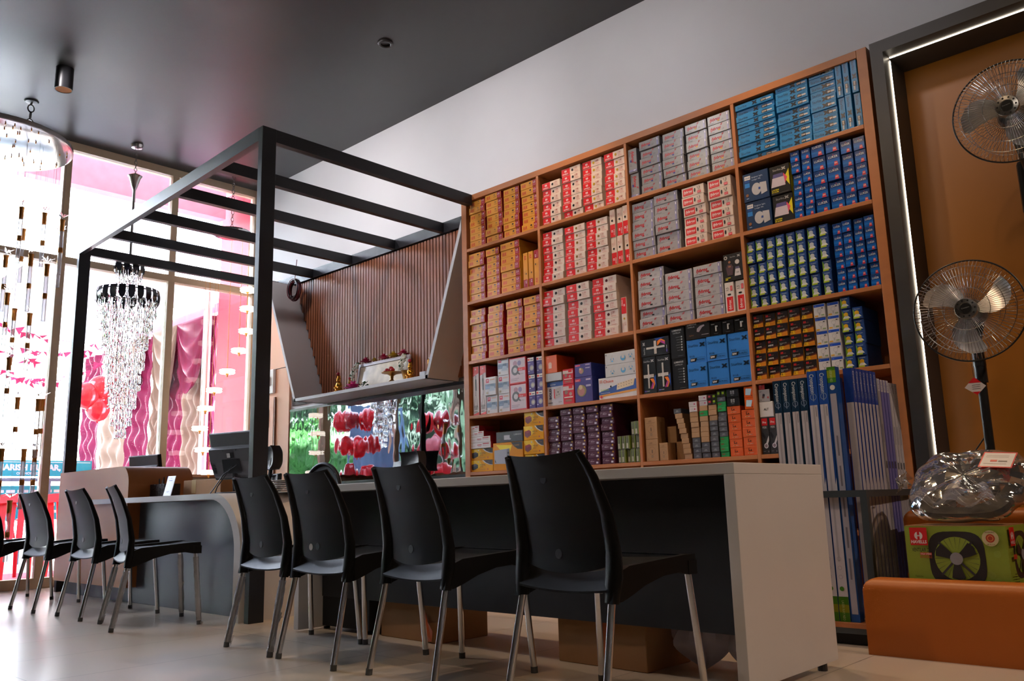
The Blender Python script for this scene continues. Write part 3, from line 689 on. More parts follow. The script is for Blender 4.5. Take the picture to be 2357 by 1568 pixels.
def art_reel(F):
    F.rect(.04, .04, .96, .97, P('#cfc0cc')); F.disc(.36, .78, .11, P('#b0889c')); F.disc(.62, .78, .10, P('#8f86b0')); F.disc(.36, .52, .20, P('#56545c')); F.disc(.36, .52, .11, P('#c4c2c8')); F.poly([(.5, .42), (.62, .40), (.66, .32), (.58, .34)], P('#3a3840')); F.rect(.52, .48, .96, .60, RED); F.text(.60, .50, 'Reels', .06, WHT, shear=.2, maxw=.3); F.rect(.1, .12, .5, .14, P('#9a8a98')); F.rect(.1, .18, .6, .20, P('#9a8a98')); F.text(.66, .34, 'HAVELLS', .035, P('#5a4a58'), maxw=.24)
def art_pur(F):
    F.rect(.0, .78, 1, 1, WHT); F.rect(.04, .82, .34, .94, RED); F.rect(.44, .84, .9, .9, P('#6a5a78')); F.disc(.66, .36, .17, P('#9a94a8')); F.disc(.66, .36, .09, P('#c0b8b0')); F.rect(.1, .14, .34, .2, P('#b0a4c8')); F.rect(.1, .62, .5, .66, P('#a090c0'))
def art_bold(F):
    F.rect(.0, .80, 1, 1, P('#2a4a94')); F.text(.22, .85, 'anchor', .08, WHT, maxw=.4); F.poly([(.50, .26), (.86, .36), (.86, .76), (.50, .68)], P('#b8b0b0')); F.poly([(.44, .32), (.50, .26), (.50, .68), (.44, .70)], RED); F.disc(.70, .55, .03, BLK); F.disc(.62, .42, .02, BLK); F.disc(.76, .45, .02, BLK)
    G = Face(F.mb, F.p(.30, .28), F.V, -F.U, F.h*.5, F.w*.2); G.text(0, 0, 'BOLD', .7, P('#22305a'), bold=.03, maxw=.9); F.rect(.08, .1, .36, .14, P('#5a5a70')); F.text(.72, .1, '20 N', .06, P('#3a3a4a'), maxw=.2)
def art_mix(F): F.rect(0, .70, 1, .92, P('#c8b4b0')); F.rect(.55, .78, .9, .98, RED); F.disc(.3, .6, .12, P('#8a6a60')); F.disc(.7, .5, .1, P('#b08a80')); F.rect(.1, .3, .9, .36, P('#e0d0c4')); F.rect(.2, .1, .8, .22, P('#9a5a4a'))
def art_colo(F): F.rect(.03, .84, .34, .95, P('#c8304a')); F.text(.05, .86, 'Cona', .06, WHT, maxw=.24); F.rect(.66, .86, .94, .93, P('#b8a8c8')); F.disc(.40, .45, .24, P('#8a8458')); F.disc(.38, .42, .17, P('#b07a78')); F.disc(.34, .60, .10, P('#c8b090')); F.rect(.66, .6, .94, .68, P('#a8a0c4'))
def art_choice(F):
    F.poly([(0, .34), (.5, .62), (1, .80), (1, .32), (0, .20)], P('#3a5aa0')); F.poly([(0, .20), (1, .32), (1, .22), (0, .1)], P('#d89a50')); F.poly([(.48, .36), (.93, .50), (.97, .82), (.50, .66)], P('#e0cdb4'))
    for i in range(6):
        for j in range(2): F.disc(.54+.07*i, .50+.022*i+.13*j, .022, P('#6a5a4a'), 6)
    F.text(.14, .76, 'Choice', .15, P('#c83a24'), bold=.01, maxw=.36); F.rect(.03, .78, .11, .92, P('#c8a0a0')); F.text(.06, .38, 'Lumino', .12, P('#9ab82c'), maxw=.28); F.text(.05, .50, 'New', .06, WHT); F.text(.07, .26, 'Extension Socket', .055, WHT, maxw=.3); F.text(.86, .36, 'VETO', .06, P('#2a4a94'), maxw=.1)
    F.disc(.07, .1, .07, P('#c83a48')); F.disc(.34, .56, .05, BLK)
def art_wled(F):
    for u, v, s in ((.24, .45, 1), (.60, .5, 1.3), (.85, .62, 1)):
        F.disc(u, v-.06, .20*s, P('#5fa4d8')); F.rect(u-.035*s, v-.10, u+.035*s, v+.34, P('#c0c0c4'))
        if s == 1: F.poly([(u-.10, v-.25), (u-.07, v-.3), (u+.02, v-.02), (u-.02, v+.02)], P('#c0c0c4')); F.poly([(u+.10, v-.25), (u+.07, v-.3), (u-.02, v-.02), (u+.02, v+.02)], P('#c0c0c4'))
    F.rect(.03, .78, .06, .92, P('#6a6a70')); F.rect(.94, .1, .97, .25, P('#6a6a70'))
def art_whitered(F): F.text(.08, .30, 'FiNOLEX', .24, P('#b8788a'), maxw=.34); F.rect(.40, .52, .60, .66, P('#b02838')); F.rect(.42, .3, .58, .36, P('#8a4a50')); F.rect(.66, .70, .94, .86, P('#b02838')); F.rect(.66, .4, .94, .46, P('#a88a90'))
def art_vg(name, sub, shape):
    def f(F):
        F.poly([(.62, 1), (.72, .78), (.88, .60), (1, .56), (1, 1)], P('#241a1c')); F.poly([(.55, 1), (.62, 1), (.72, .78), (.88, .60), (1, .56), (1, .52), (.86, .56), (.68, .74)], P('#d8d0c0'))
        F.poly([(0, .85), (.34, .2), (.55, .55), (.45, 1), (0, 1)], P('#e0b81c'))
        c, d = ('#6a1c24', '#8a2a34') if shape == 'red' else ('#2a2226', '#453a42')
        if shape == 'box': c, d = '#9aa0ae', '#b4bac6'
        F.poly([(.05, .62), (.28, .72), (.38, .60), (.38, .32), (.18, .14), (.05, .30)], P(c)); F.poly([(.05, .62), (.28, .72), (.38, .60), (.16, .48)], P(d))
        F.text(.46, .52, name, .13, P('#3a2a10'), bold=.01, maxw=.40); F.text(.46, .36, sub, .10, P('#3a2a10'), maxw=.34); F.rect(.46, .16, .70, .2, P('#a87a20')); F.disc(.80, .18, .06, P('#a8484a')); F.disc(.40, .86, .06, WHT); F.text(.78, .80, 'V-GUARD', .05, P('#c88a40'), maxw=.18)
    return f
def art_vgbig(F):
    F.poly([(.62, 1), (.70, .86), (.84, .74), (1, .72), (1, 1)], P('#241a1c')); F.poly([(.10, .95), (.5, .4), (.65, .9)], P('#e4c81c')); F.poly([(.04, .24), (.46, .22), (.56, .30), (.56, .78), (.04, .74)], P('#a4a6b4')); F.poly([(.46, .22), (.56, .30), (.56, .78), (.47, .75)], P('#82848f')); F.poly([(.06, .30), (.10, .28), (.06, .42)], P('#3a3a20')); F.disc(.52, .62, .04, P('#3a3a3c')); F.text(.70, .86, 'V-GUARD', .05, P('#c88a40'), maxw=.2)
def art_lumx(F): F.rect(.30, .22, .52, .66, P('#b4b2bc')); F.rect(.46, .2, .56, .34, P('#b4b2bc')); F.text(.06, .2, 'Lights', .12, P('#8a6a34'), shear=.3, maxw=.2); F.text(.68, .6, 'LUMINOUS', .14, P('#b8b4b8'), bold=.02, maxw=.28)
def art_eagle(F): F.poly([(.04, .55), (.16, .90), (.10, .62)], P('#c4b8c0')); F.text(.30, .70, 'EAGLE', .10, P('#b8a8b4'), maxw=.3); F.text(.24, .44, 'Flora 6', .20, P('#c8b8c4'), bold=.015, shear=.2, maxw=.40); F.rect(.72, .14, .90, .44, P('#c4c0d0')); F.poly([(.84, .70), (.98, .70), (.94, .98), (.86, .98)], P('#b8922c')); F.rect(.1, .2, .5, .25, P('#7a5870'))
def art_grn(F): F.rect(.56, .10, .94, .62, P('#b0ae9c')); F.rect(.6, .2, .9, .26, P('#7a7a70')); F.text(.04, .2, 'LED Smoo', .34, P('#8a9a58'), maxw=.48); F.rect(0, .88, 1, 1, P('#8fa824'))
def art_led(F): F.text(.30, .80, 'LED', .075, P('#4a3420'), maxw=.4); F.rect(.12, .74, .85, .755, P('#7a5a38')); F.ringd(.5, .46, .19, .008, P('#6a4c2c'), 22); F.rect(.47, .36, .54, .52, P('#5a4a3c')); F.ringd(.5, .20, .06, .03, P('#7a6a54'), 10); F.text(.08, .06, 'CE', .05, P('#5a4228'))
def art_ledg(F): F.text(.36, .42, 'LED', .26, P('#b4b6bc'), maxw=.3); F.rect(.26, .26, .74, .34, P('#8a8c94'))
def art_eap(F): F.text(.12, .36, 'EAP', .34, P('#8a2a1c'), bold=.04, maxw=.4); F.rect(.58, .44, .8, .52, P('#0e6a34'))
def art_la(F): F.text(.34, .48, 'L', .34, BLK, bold=.03); F.poly([(.47, .48), (.60, .48), (.54, .70)], BLK); F.rect(.12, .84, .5, .87, P('#8a3a14')); [F.disc(.30+.10*i, .24, .055, P(c), 8) for i, c in enumerate(('#c8a890', '#5aa04a', '#c8b8a8', '#c8b8a8', '#9a8a90'))]
def art_tmark(F): F.rect(.66, .35, .80, .68, P('#c4286a')); F.text(.12, .42, 'TRISTAR', .2, P('#b0a8b0'), maxw=.5)
def art_num(n, c):
    def f(F): F.rect(.22, .35, .78, .80, P(c)); F.text(.5, .42, n, .28, BLK, bold=.03, cen=True); F.rect(.2, .12, .6, .16, P('#5a5a5c'))
    return f
def art_pair(F):
    for u in (.38, .58): F.rect(u-.07, .38, u+.07, .74, P('#7a7a7e')); F.poly([(u-.09, .74), (u+.09, .74), (u+.05, .84), (u-.05, .84)], P('#9a9a9e'))
    F.rect(.36, .22, .6, .26, P('#8a8a8e'))
def art_oran(F): F.poly([(.12, .25), (.70, .20), (.90, .80), (.2, .86)], P('#b8d4e4', .2)); F.disc(.86, .16, .05, P('#4a2a1c'))
def art_peek(F):
    F.rect(.10, .78, .90, .98, P('#c02428')); F.text(.5, .84, 'Pro', .06, WHT, bold=.02, cen=True, maxw=.5); F.text(.5, .70, 'PEEK', .06, P('#b8b8ba'), bold=.01, cen=True, maxw=.6)
    F.poly([(.06, .60), (.26, .58), (.52, .48), (.42, .40), (.10, .50)], P('#16161a')); F.poly([(.52, .14), (.98, .36), (.98, .50), (.44, .24)], P('#c4c2c8')); F.disc(.55, .22, .07, P('#d4d2d8'), 14, .9); F.disc(.55, .22, .05, P('#8a7a84'), 14, .9); F.rect(.1, .06, .4, .075, P('#6a6a70')); F.rect(.78, .04, .86, .08, P('#8a8a90'))
def art_alt(F): F.text(.5, .36, 'ALT', .32, P('#26262a'), bold=.02, cen=True, maxw=.44)
def art_spot(F): F.text(.08, .84, 'ALT', .09, P('#26262a'), bold=.02, maxw=.3); F.disc(.50, .46, .17, P('#1c1c26')); F.poly([(.3, .5), (.7, .5), (.62, .28), (.4, .26)], P('#1c1c26')); F.rect(.08, .08, .18, .2, P('#8a8a90')); F.rect(.7, .1, .92, .24, P('#9a9aa0'))
def art_track(F): F.text(.07, .86, 'ALT', .06, P('#26262a'), bold=.02, maxw=.28); F.poly([(.16, .44), (.44, .38), (.84, .72), (.58, .84)], P('#2c2c30')); F.disc(.30, .42, .09, P('#55555a')); F.poly([(.60, .80), (.86, .76), (.82, .66), (.62, .70)], P('#4a4a4e')); F.rect(.80, .10, .94, .20, RED); F.rect(.6, .1, .76, .28, P('#8a8a90')); F.rect(.08, .06, .16, .14, P('#6a6a70'))
def art_down(F): F.text(.06, .82, 'ALT', .09, P('#26262a'), bold=.02, maxw=.28); F.poly([(.28, .36), (.48, .28), (.60, .60), (.38, .68)], P('#2a2c3c')); F.disc(.38, .36, .10, P('#6a4c4c')); F.rect(.80, .24, .94, .40, P('#b0484c')); F.rect(.12, .08, .2, .18, P('#6a6a70'))
def art_altbig(F): F.text(.5, .44, 'ALT', .15, P('#26262a'), bold=.02, cen=True, maxw=.5)
def art_redcam(F): F.disc(.5, .42, .2, P('#5a1216')); F.rect(.06, .78, .5, .88, WHT)
def art_bspot(F): F.disc(.5, .45, .17, P('#c4b8b4')); F.disc(.5, .45, .10, P('#a8484a')); F.rect(.2, .8, .7, .85, P('#8a8a8e'))
def art_fan4(F):
    F.text(.10, .86, 'Sturlite', .055, P('#b0acb0'), maxw=.5); sx_mark(F, .64, .855, .07, P('#b0acb0')); F.poly([(.55, .40), (.80, .40), (.95, .28), (.78, .12), (.58, .12), (.74, .28)], P('#e07a2c')); F.poly([(.55, .12), (.70, .12), (.84, .26), (.74, .30)], P('#a83a8a')); F.poly([(.84, .42), (1, .50), (1, .12)], P('#2a4a98'))
    for q in ((.40, .50, .52, .80), (.40, .14, .52, .46), (.08, .43, .42, .52), (.50, .43, .86, .52)): F.rect(*q, P('#b8b2b0'))
    F.disc(.46, .47, .06, P('#c4c0be')); F.rect(.1, .05, .26, .08, P('#6a5ac0')); F.rect(.28, .055, .5, .075, P('#9a9aa0'))
def art_lumu(F):
    F.text(.14, .86, 'LUMINOUS', .055, P('#b8b6b8'), bold=.03, maxw=.68); F.text(.2, .78, 'CAMELLIA', .045, P('#b8b6b8'), maxw=.56)
    for i in range(6): F.disc(.82, .66-.085*i, .026, P('#b0b0b4')); F.rect(.4+.04*(i % 3), .655-.085*i, .74, .665-.085*i, P('#7a7a80'))
    F.rect(.5, .05, .9, .06, P('#6a6a70'))
def art_lumw(F): F.text(.06, .80, 'LUMINOUS', .10, P('#b8b6b8'), bold=.03, maxw=.40); F.text(.08, .66, 'CAMELLIA', .075, P('#b8b6b8'), maxw=.32); F.poly([(.46, .38), (.56, .34), (.70, .60), (.80, .66), (.78, .74), (.62, .70), (.48, .56)], P('#9a8e96')); F.text(.12, .16, 'Lights', .10, P('#8a5a34'), shear=.3, maxw=.24); F.rect(.6, .86, .92, .9, P('#8a7a70')); F.rect(.66, .14, .96, .18, P('#8a8088'))
def art_blk3(F): F.rect(.44, .30, .58, .74, P('#a8a8ac')); F.rect(.52, .64, .68, .74, P('#a8a8ac')); F.rect(.08, .86, .4, .9, P('#8a8a8e')); F.rect(.3, .1, .7, .13, P('#55555a'))
def art_man(F):
    F.text(.36, .86, 'Sturlite', .055, P('#a8a4a4'), maxw=.36); sx_mark(F, .74, .85, .08, P('#a8a4a4')); F.disc(.13, .88, .07, P('#b8b0ac')); F.disc(.13, .88, .04, BLK, 5)
    F.disc(.32, .70, .05, P('#9a6a52')); F.poly([(.12, .50), (.22, .62), (.42, .62), (.52, .50), (.46, .20), (.18, .20)], P('#544048')); F.rect(.25, .50, .39, .56, P('#9a6a52')); F.disc(.74, .66, .09, P('#c4bcb8')); F.poly([(.56, .14), (.90, .14), (.86, .40), (.62, .40)], P('#c8c2c4')); F.rect(.62, .40, .84, .48, P('#5a5470')); F.text(.73, .24, '360', .06, BLK, cen=True, maxw=.2); F.text(.06, .09, 'LANTERN', .035, P('#d8c818'), bold=.03, maxw=.3); F.rect(.06, .03, .2, .07, P('#d8c818'))
def art_hue(F): F.disc(.40, .50, .13, P('#e0b8a4')); F.rect(.26, .26, .54, .48, P('#e0c4b4')); F.rect(.1, .86, .3, .9, P('#e8a080'))

# type: (name, category, description, body colour, art, depth, roughness, orientation, right side colour)
Y_ = '#c98a34'
T = {
 'rr10': ('cable_carton', 'yellow cable carton with maroon end', Y_, art_rr('1.0', '#8a6a3a'), .19, .3, 0, '#8e1224'),
 'rr15': ('cable_carton', 'yellow cable carton with maroon end', Y_, art_rr('1.5', '#2a2420'), .19, .26, 0, '#8e1224'),
 'rr15n': ('cable_carton', 'yellow cable carton with maroon end', Y_, art_rr('1.5', '#3a2c28'), .19, .26, 0, '#8e1224'),
 'rr25': ('cable_carton', 'yellow cable carton with maroon end', Y_, art_rr('2.5', '#5a1c1c'), .21, .26, 0, '#b07a28'),
 'rru': ('cable_carton', 'upright yellow cable carton', Y_, art_rr('6.0', '#2a2420'), .19, .3, 'd', '#b07a28'),
 'rru2': ('cable_carton', 'upright yellow cable carton', Y_, art_rr('6.0', '#2a2420'), .19, .3, 'u', '#b07a28'),
 'hv100k': ('cable_carton', 'red and cream cable carton, black dot', '#d2bcae', art_hv('1.00', '#141416'), .19, .36, 0, None),
 'hv100y': ('cable_carton', 'red and cream cable carton, yellow dot', '#d2bcae', art_hv('1.00', '#b08a1c'), .19, .36, 0, None),
 'hv150k': ('cable_carton', 'red and cream cable carton, black dot', '#d0bfb6', art_hv('1.50', '#141416'), .19, .3, 0, None),
 'hv150y': ('cable_carton', 'red and cream cable carton, brown dot', '#d0bfb6', art_hv('1.50', '#7a5a1c'), .19, .3, 0, None),
 'hvu': ('cable_carton', 'upright red and cream cable carton', '#d2bcae', art_hv('1.50', '#141416'), .19, .36, 'u', None),
 'hv250k': ('cable_carton', 'red and cream cable carton, black dot', '#d0c2bc', art_hv('2.50', '#141416'), .2, .32, 0, None),
 'hv250m': ('cable_carton', 'red and cream cable carton, maroon dot', '#d0c2bc', art_hv('2.50', '#4a0c14'), .22, .32, 0, None),
 'hvu25': ('cable_carton', 'upright red and cream cable carton', '#d0c2bc', art_hv('2.50', '#a8841c'), .2, .32, 'd', None),
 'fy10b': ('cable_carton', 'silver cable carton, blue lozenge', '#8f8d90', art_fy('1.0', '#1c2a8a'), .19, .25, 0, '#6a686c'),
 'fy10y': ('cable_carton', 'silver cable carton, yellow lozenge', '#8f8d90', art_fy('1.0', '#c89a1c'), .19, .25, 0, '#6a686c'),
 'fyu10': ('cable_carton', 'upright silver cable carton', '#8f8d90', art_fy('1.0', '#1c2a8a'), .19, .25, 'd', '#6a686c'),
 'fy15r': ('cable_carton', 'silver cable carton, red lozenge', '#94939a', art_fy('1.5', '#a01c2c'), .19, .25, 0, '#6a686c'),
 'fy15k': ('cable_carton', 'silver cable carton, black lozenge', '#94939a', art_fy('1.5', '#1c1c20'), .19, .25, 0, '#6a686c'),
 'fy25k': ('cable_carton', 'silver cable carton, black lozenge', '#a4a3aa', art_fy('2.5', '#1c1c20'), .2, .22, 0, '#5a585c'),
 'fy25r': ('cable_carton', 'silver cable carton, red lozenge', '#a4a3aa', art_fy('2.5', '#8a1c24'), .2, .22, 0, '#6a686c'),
 'fw15': ('cable_carton', 'white cable carton with red panel', '#cdbab0', art_fw('1.5'), .2, .38, 0, '#cdbab0'),
 'fwu': ('cable_carton', 'upright white cable carton, red panel', '#d2c8c6', art_fw('2.5'), .2, .38, 'u', None),
 'st22': ('lamp_carton', 'long blue lamp carton', '#1c78b4', art_st('22W'), .2, .34, 0, None),
 'st15': ('lamp_carton', 'long blue lamp carton', '#1c78b4', art_st('15W'), .2, .34, 0, None),
 'st8': ('lamp_carton', 'short blue lamp carton', '#1c78b4', art_st('8W'), .2, .34, 0, None),
 'stu': ('lamp_carton', 'upright blue lamp carton', '#1c78b4', art_st('8W'), .2, .34, 'd', None),
 'phil': ('lamp_carton', 'navy panel-lamp carton', '#123058', art_phil, .2, .34, 0, None),
 'lant': ('lamp_carton', 'black lantern carton', '#151315', art_lant, .2, .34, 0, '#c8b81c'),
 'lk12': ('bulb_carton', 'small shiny blue bulb carton', '#123a78', art_lk('12W'), .13, .24, 0, None),
 'lk18': ('bulb_carton', 'larger shiny blue bulb carton', '#123a78', art_lk('18W'), .14, .24, 0, None),
 'lk15': ('bulb_carton', 'shiny blue bulb carton', '#123a78', art_lk('15W'), .14, .24, 0, None),
 'lk9': ('bulb_carton', 'small shiny blue bulb carton', '#123a78', art_lk('9W'), .13, .24, 0, None),
 'crw': ('bulb_carton', 'blue and green bulb carton', '#1a3f80', art_cr('w'), .12, .34, 0, None),
 'cry': ('bulb_carton', 'blue bulb carton with yellow bulb', '#1a3f80', art_cr('y'), .22, .34, 0, None),
 'av12': ('bulb_carton', 'black and orange bulb carton, 12', '#181214', art_av('12'), .14, .34, 0, '#b87818'),
 'av9': ('bulb_carton', 'black and orange bulb carton, 9', '#181214', art_av('9'), .14, .34, 0, '#b87818'),
 'wbul': ('bulb_carton', 'white bulb carton with blue band', '#d0cccc', art_wbul, .14, .36, 0, None),
 'stcube': ('bulb_carton', 'square blue bulb carton', '#2a72c0', art_cube, .16, .36, 0, None),
 'stfan': ('lamp_carton', 'upright black cross-lamp carton', '#17161a', art_fan4, .14, .34, 0, None),
 'lumu': ('lamp_carton', 'upright black lamp carton', '#19181b', art_lumu, .15, .3, 0, None),
 'heat': ('heater_carton', 'tall white heating-rod carton', '#d2c4c8', art_heat, .16, .3, 0, '#8a1c24'),
 'iron': ('iron_carton', 'white flat-iron carton', '#cfd0da', art_iron, .18, .3, 0, None),
 'reel': ('reel_carton', 'red-edged cable-reel carton', '#c02c38', art_reel, .18, .3, 0, None),
 'pur': ('adapter_carton', 'purple adapter carton', '#564a86', art_pur, .14, .26, 0, None),
 'bold': ('socket_carton', 'white and blue socket carton', '#c8c6d2', art_bold, .16, .3, 0, '#22305e'),
 'mix': ('small_carton', 'red and white carton', '#c8283a', art_mix, .16, .3, 0, None),
 'colo': ('socket_carton', 'violet carton with round picture', '#4f4a86', art_colo, .2, .26, 0, '#2a3478'),
 'choice': ('extension_socket_carton', 'white extension-socket carton', '#d8d6dc', art_choice, .14, .3, 0, None),
 'wled': ('lamp_carton', 'white carton with blue lamp pictures', '#c4c6cc', art_wled, .14, .34, 0, None),
 'hue': ('lamp_carton', 'orange smart-lamp carton', '#d8643c', art_hue, .2, .34, 0, '#c84a18'),
 'white': ('small_carton', 'white carton with red print', '#d4ccd0', art_whitered, .16, .3, 0, '#8a1c28'),
 'cryst': ('stabilizer_carton', 'yellow stabilizer carton', '#d8981c', art_vg('CRYSTAL', 'TT 100', 'black'), .18, .22, 0, None),
 'vg50': ('stabilizer_carton', 'yellow stabilizer carton', '#d8981c', art_vg('VG 50', 'VOLT', 'red'), .18, .22, 0, None),
 'vgbig': ('stabilizer_carton', 'big yellow stabilizer carton', '#cf8a2c', art_vgbig, .2, .24, 0, None),
 'lumx': ('lamp_carton', 'dark grey lamp carton', '#3a363e', art_lumx, .18, .3, 0, None),
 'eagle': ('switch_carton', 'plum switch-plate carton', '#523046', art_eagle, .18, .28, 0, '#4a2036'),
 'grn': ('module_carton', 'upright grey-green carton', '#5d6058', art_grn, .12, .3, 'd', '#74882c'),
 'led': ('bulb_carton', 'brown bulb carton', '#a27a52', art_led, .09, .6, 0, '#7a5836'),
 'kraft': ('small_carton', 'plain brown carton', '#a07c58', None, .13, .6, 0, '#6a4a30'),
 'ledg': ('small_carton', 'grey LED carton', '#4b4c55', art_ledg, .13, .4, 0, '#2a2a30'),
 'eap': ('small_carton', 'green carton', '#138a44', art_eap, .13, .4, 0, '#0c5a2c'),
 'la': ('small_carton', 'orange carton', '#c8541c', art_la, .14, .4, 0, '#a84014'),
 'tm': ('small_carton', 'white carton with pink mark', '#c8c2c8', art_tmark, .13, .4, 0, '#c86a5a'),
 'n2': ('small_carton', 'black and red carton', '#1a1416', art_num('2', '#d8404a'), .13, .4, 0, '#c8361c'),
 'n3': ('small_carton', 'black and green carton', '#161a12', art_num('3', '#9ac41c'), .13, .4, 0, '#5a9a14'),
 'pair': ('small_carton', 'black carton with two grey lamps', '#151517', art_pair, .14, .34, 0, None),
 'oran': ('small_carton', 'orange glossy carton', '#cf5a24', art_oran, .1, .2, 0, None),
 'peek': ('lamp_carton', 'upright dark grey and red spotlight carton', '#2f2f33', art_peek, .1, .34, 0, None),
 'alt': ('small_carton', 'grey lettered carton', '#8d8d90', art_alt, .13, .36, 0, None),
 'track': ('lamp_carton', 'white carton with black spotlight', '#cac8cc', art_track, .12, .34, 0, '#3a2030'),
 'down': ('lamp_carton', 'grey carton with dark downlight', '#9c9a9e', art_down, .1, .34, 0, '#2a262a'),
 'altbig': ('lamp_carton', 'square white lettered carton', '#cfccce', art_altbig, .12, .34, 0, '#a09890'),
 'redcam': ('small_carton', 'small red carton', '#8a2024', art_redcam, .1, .34, 0, '#1c1416'),
 'bspot': ('lamp_carton', 'black carton with round lamp', '#1f1e20', art_bspot, .1, .34, 0, None),
 'spot': ('lamp_carton', 'white carton with black spot lamp', '#c6c4c8', art_spot, .1, .34, 0, None),
 'lumw': ('lamp_carton', 'wide black lamp carton', '#1c1818', art_lumw, .16, .3, 0, None),
 'blk3': ('lamp_carton', 'small black lamp carton', '#161618', art_blk3, .14, .24, 0, None),
 'man': ('lamp_carton', 'black lantern carton with a figure', '#221f20', art_man, .16, .34, 0, None),
 'flat': ('small_carton', 'flat orange carton', '#b0703c', None, .2, .45, 0, None),
 'flatw': ('small_carton', 'flat white carton', '#b8bcc4', None, .2, .45, 0, None),
}
_proto = {}
def carton(ty, w, h):
    key = (ty, round(w, 4), round(h, 4))
    if key not in _proto:
        nm, ds, colr, art, d, ro, ori, side = T[ty]
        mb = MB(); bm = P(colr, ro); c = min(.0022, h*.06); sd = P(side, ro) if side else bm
        a, e = w/2, w/2-c
        q = [(-e, 0, c), (e, 0, c), (e, 0, h-c), (-e, 0, h-c)]; r = [(-a, c, 0), (a, c, 0), (a, c, h), (-a, c, h)]; k = [(-a, d, 0), (a, d, 0), (a, d, h), (-a, d, h)]
        mb.poly(q, bm); mb.poly(k[::-1], bm)
        for i in range(4):
            j = (i+1) % 4; mb.poly([r[i], r[j], q[j], q[i]], bm); mb.poly([k[i], k[j], r[j], r[i]], sd if i == 1 else bm)
        w -= 2*c; h -= 2*c; z0 = c
        if not ori: F = Face(mb, (-w/2, 0, z0), (1, 0, 0), (0, 0, 1), w, h)
        elif ori == 'u': F = Face(mb, (w/2, 0, z0), (0, 0, 1), (-1, 0, 0), h, w)
        else: F = Face(mb, (-w/2, 0, h+z0), (0, 0, -1), (1, 0, 0), h, w)
        if art: art(F)
        _proto[key] = mb.mesh(nm)
    return _proto[key]
ORD = ['', 'lowest', 'second', 'third', 'fourth', 'fifth', 'sixth', 'seventh', 'eighth', 'ninth', 'tenth']
STK = ['', 'first', 'second', 'third', 'fourth', 'fifth', 'sixth', 'seventh', 'eighth', 'ninth', 'tenth', 'eleventh', 'twelfth']
ROW = ['', 'top', 'second-row', 'third-row', 'fourth-row', 'fifth-row', 'bottom-row']
BAY = ['', 'left', 'centre-left', 'centre-right', 'right']
def bay(b): return '%s %s bay' % (ROW[int(b[0])], BAY[int(b[1])])
def put(ty, x, y, z, w, h, label, group, ry=0.):
    o = bpy.data.objects.new(T[ty][0], carton(ty, w, h)); COL.objects.link(o); o.location = (x, y, z); o.rotation_euler = (0, ry, 0)
    return tag(o, label, 'carton', group)
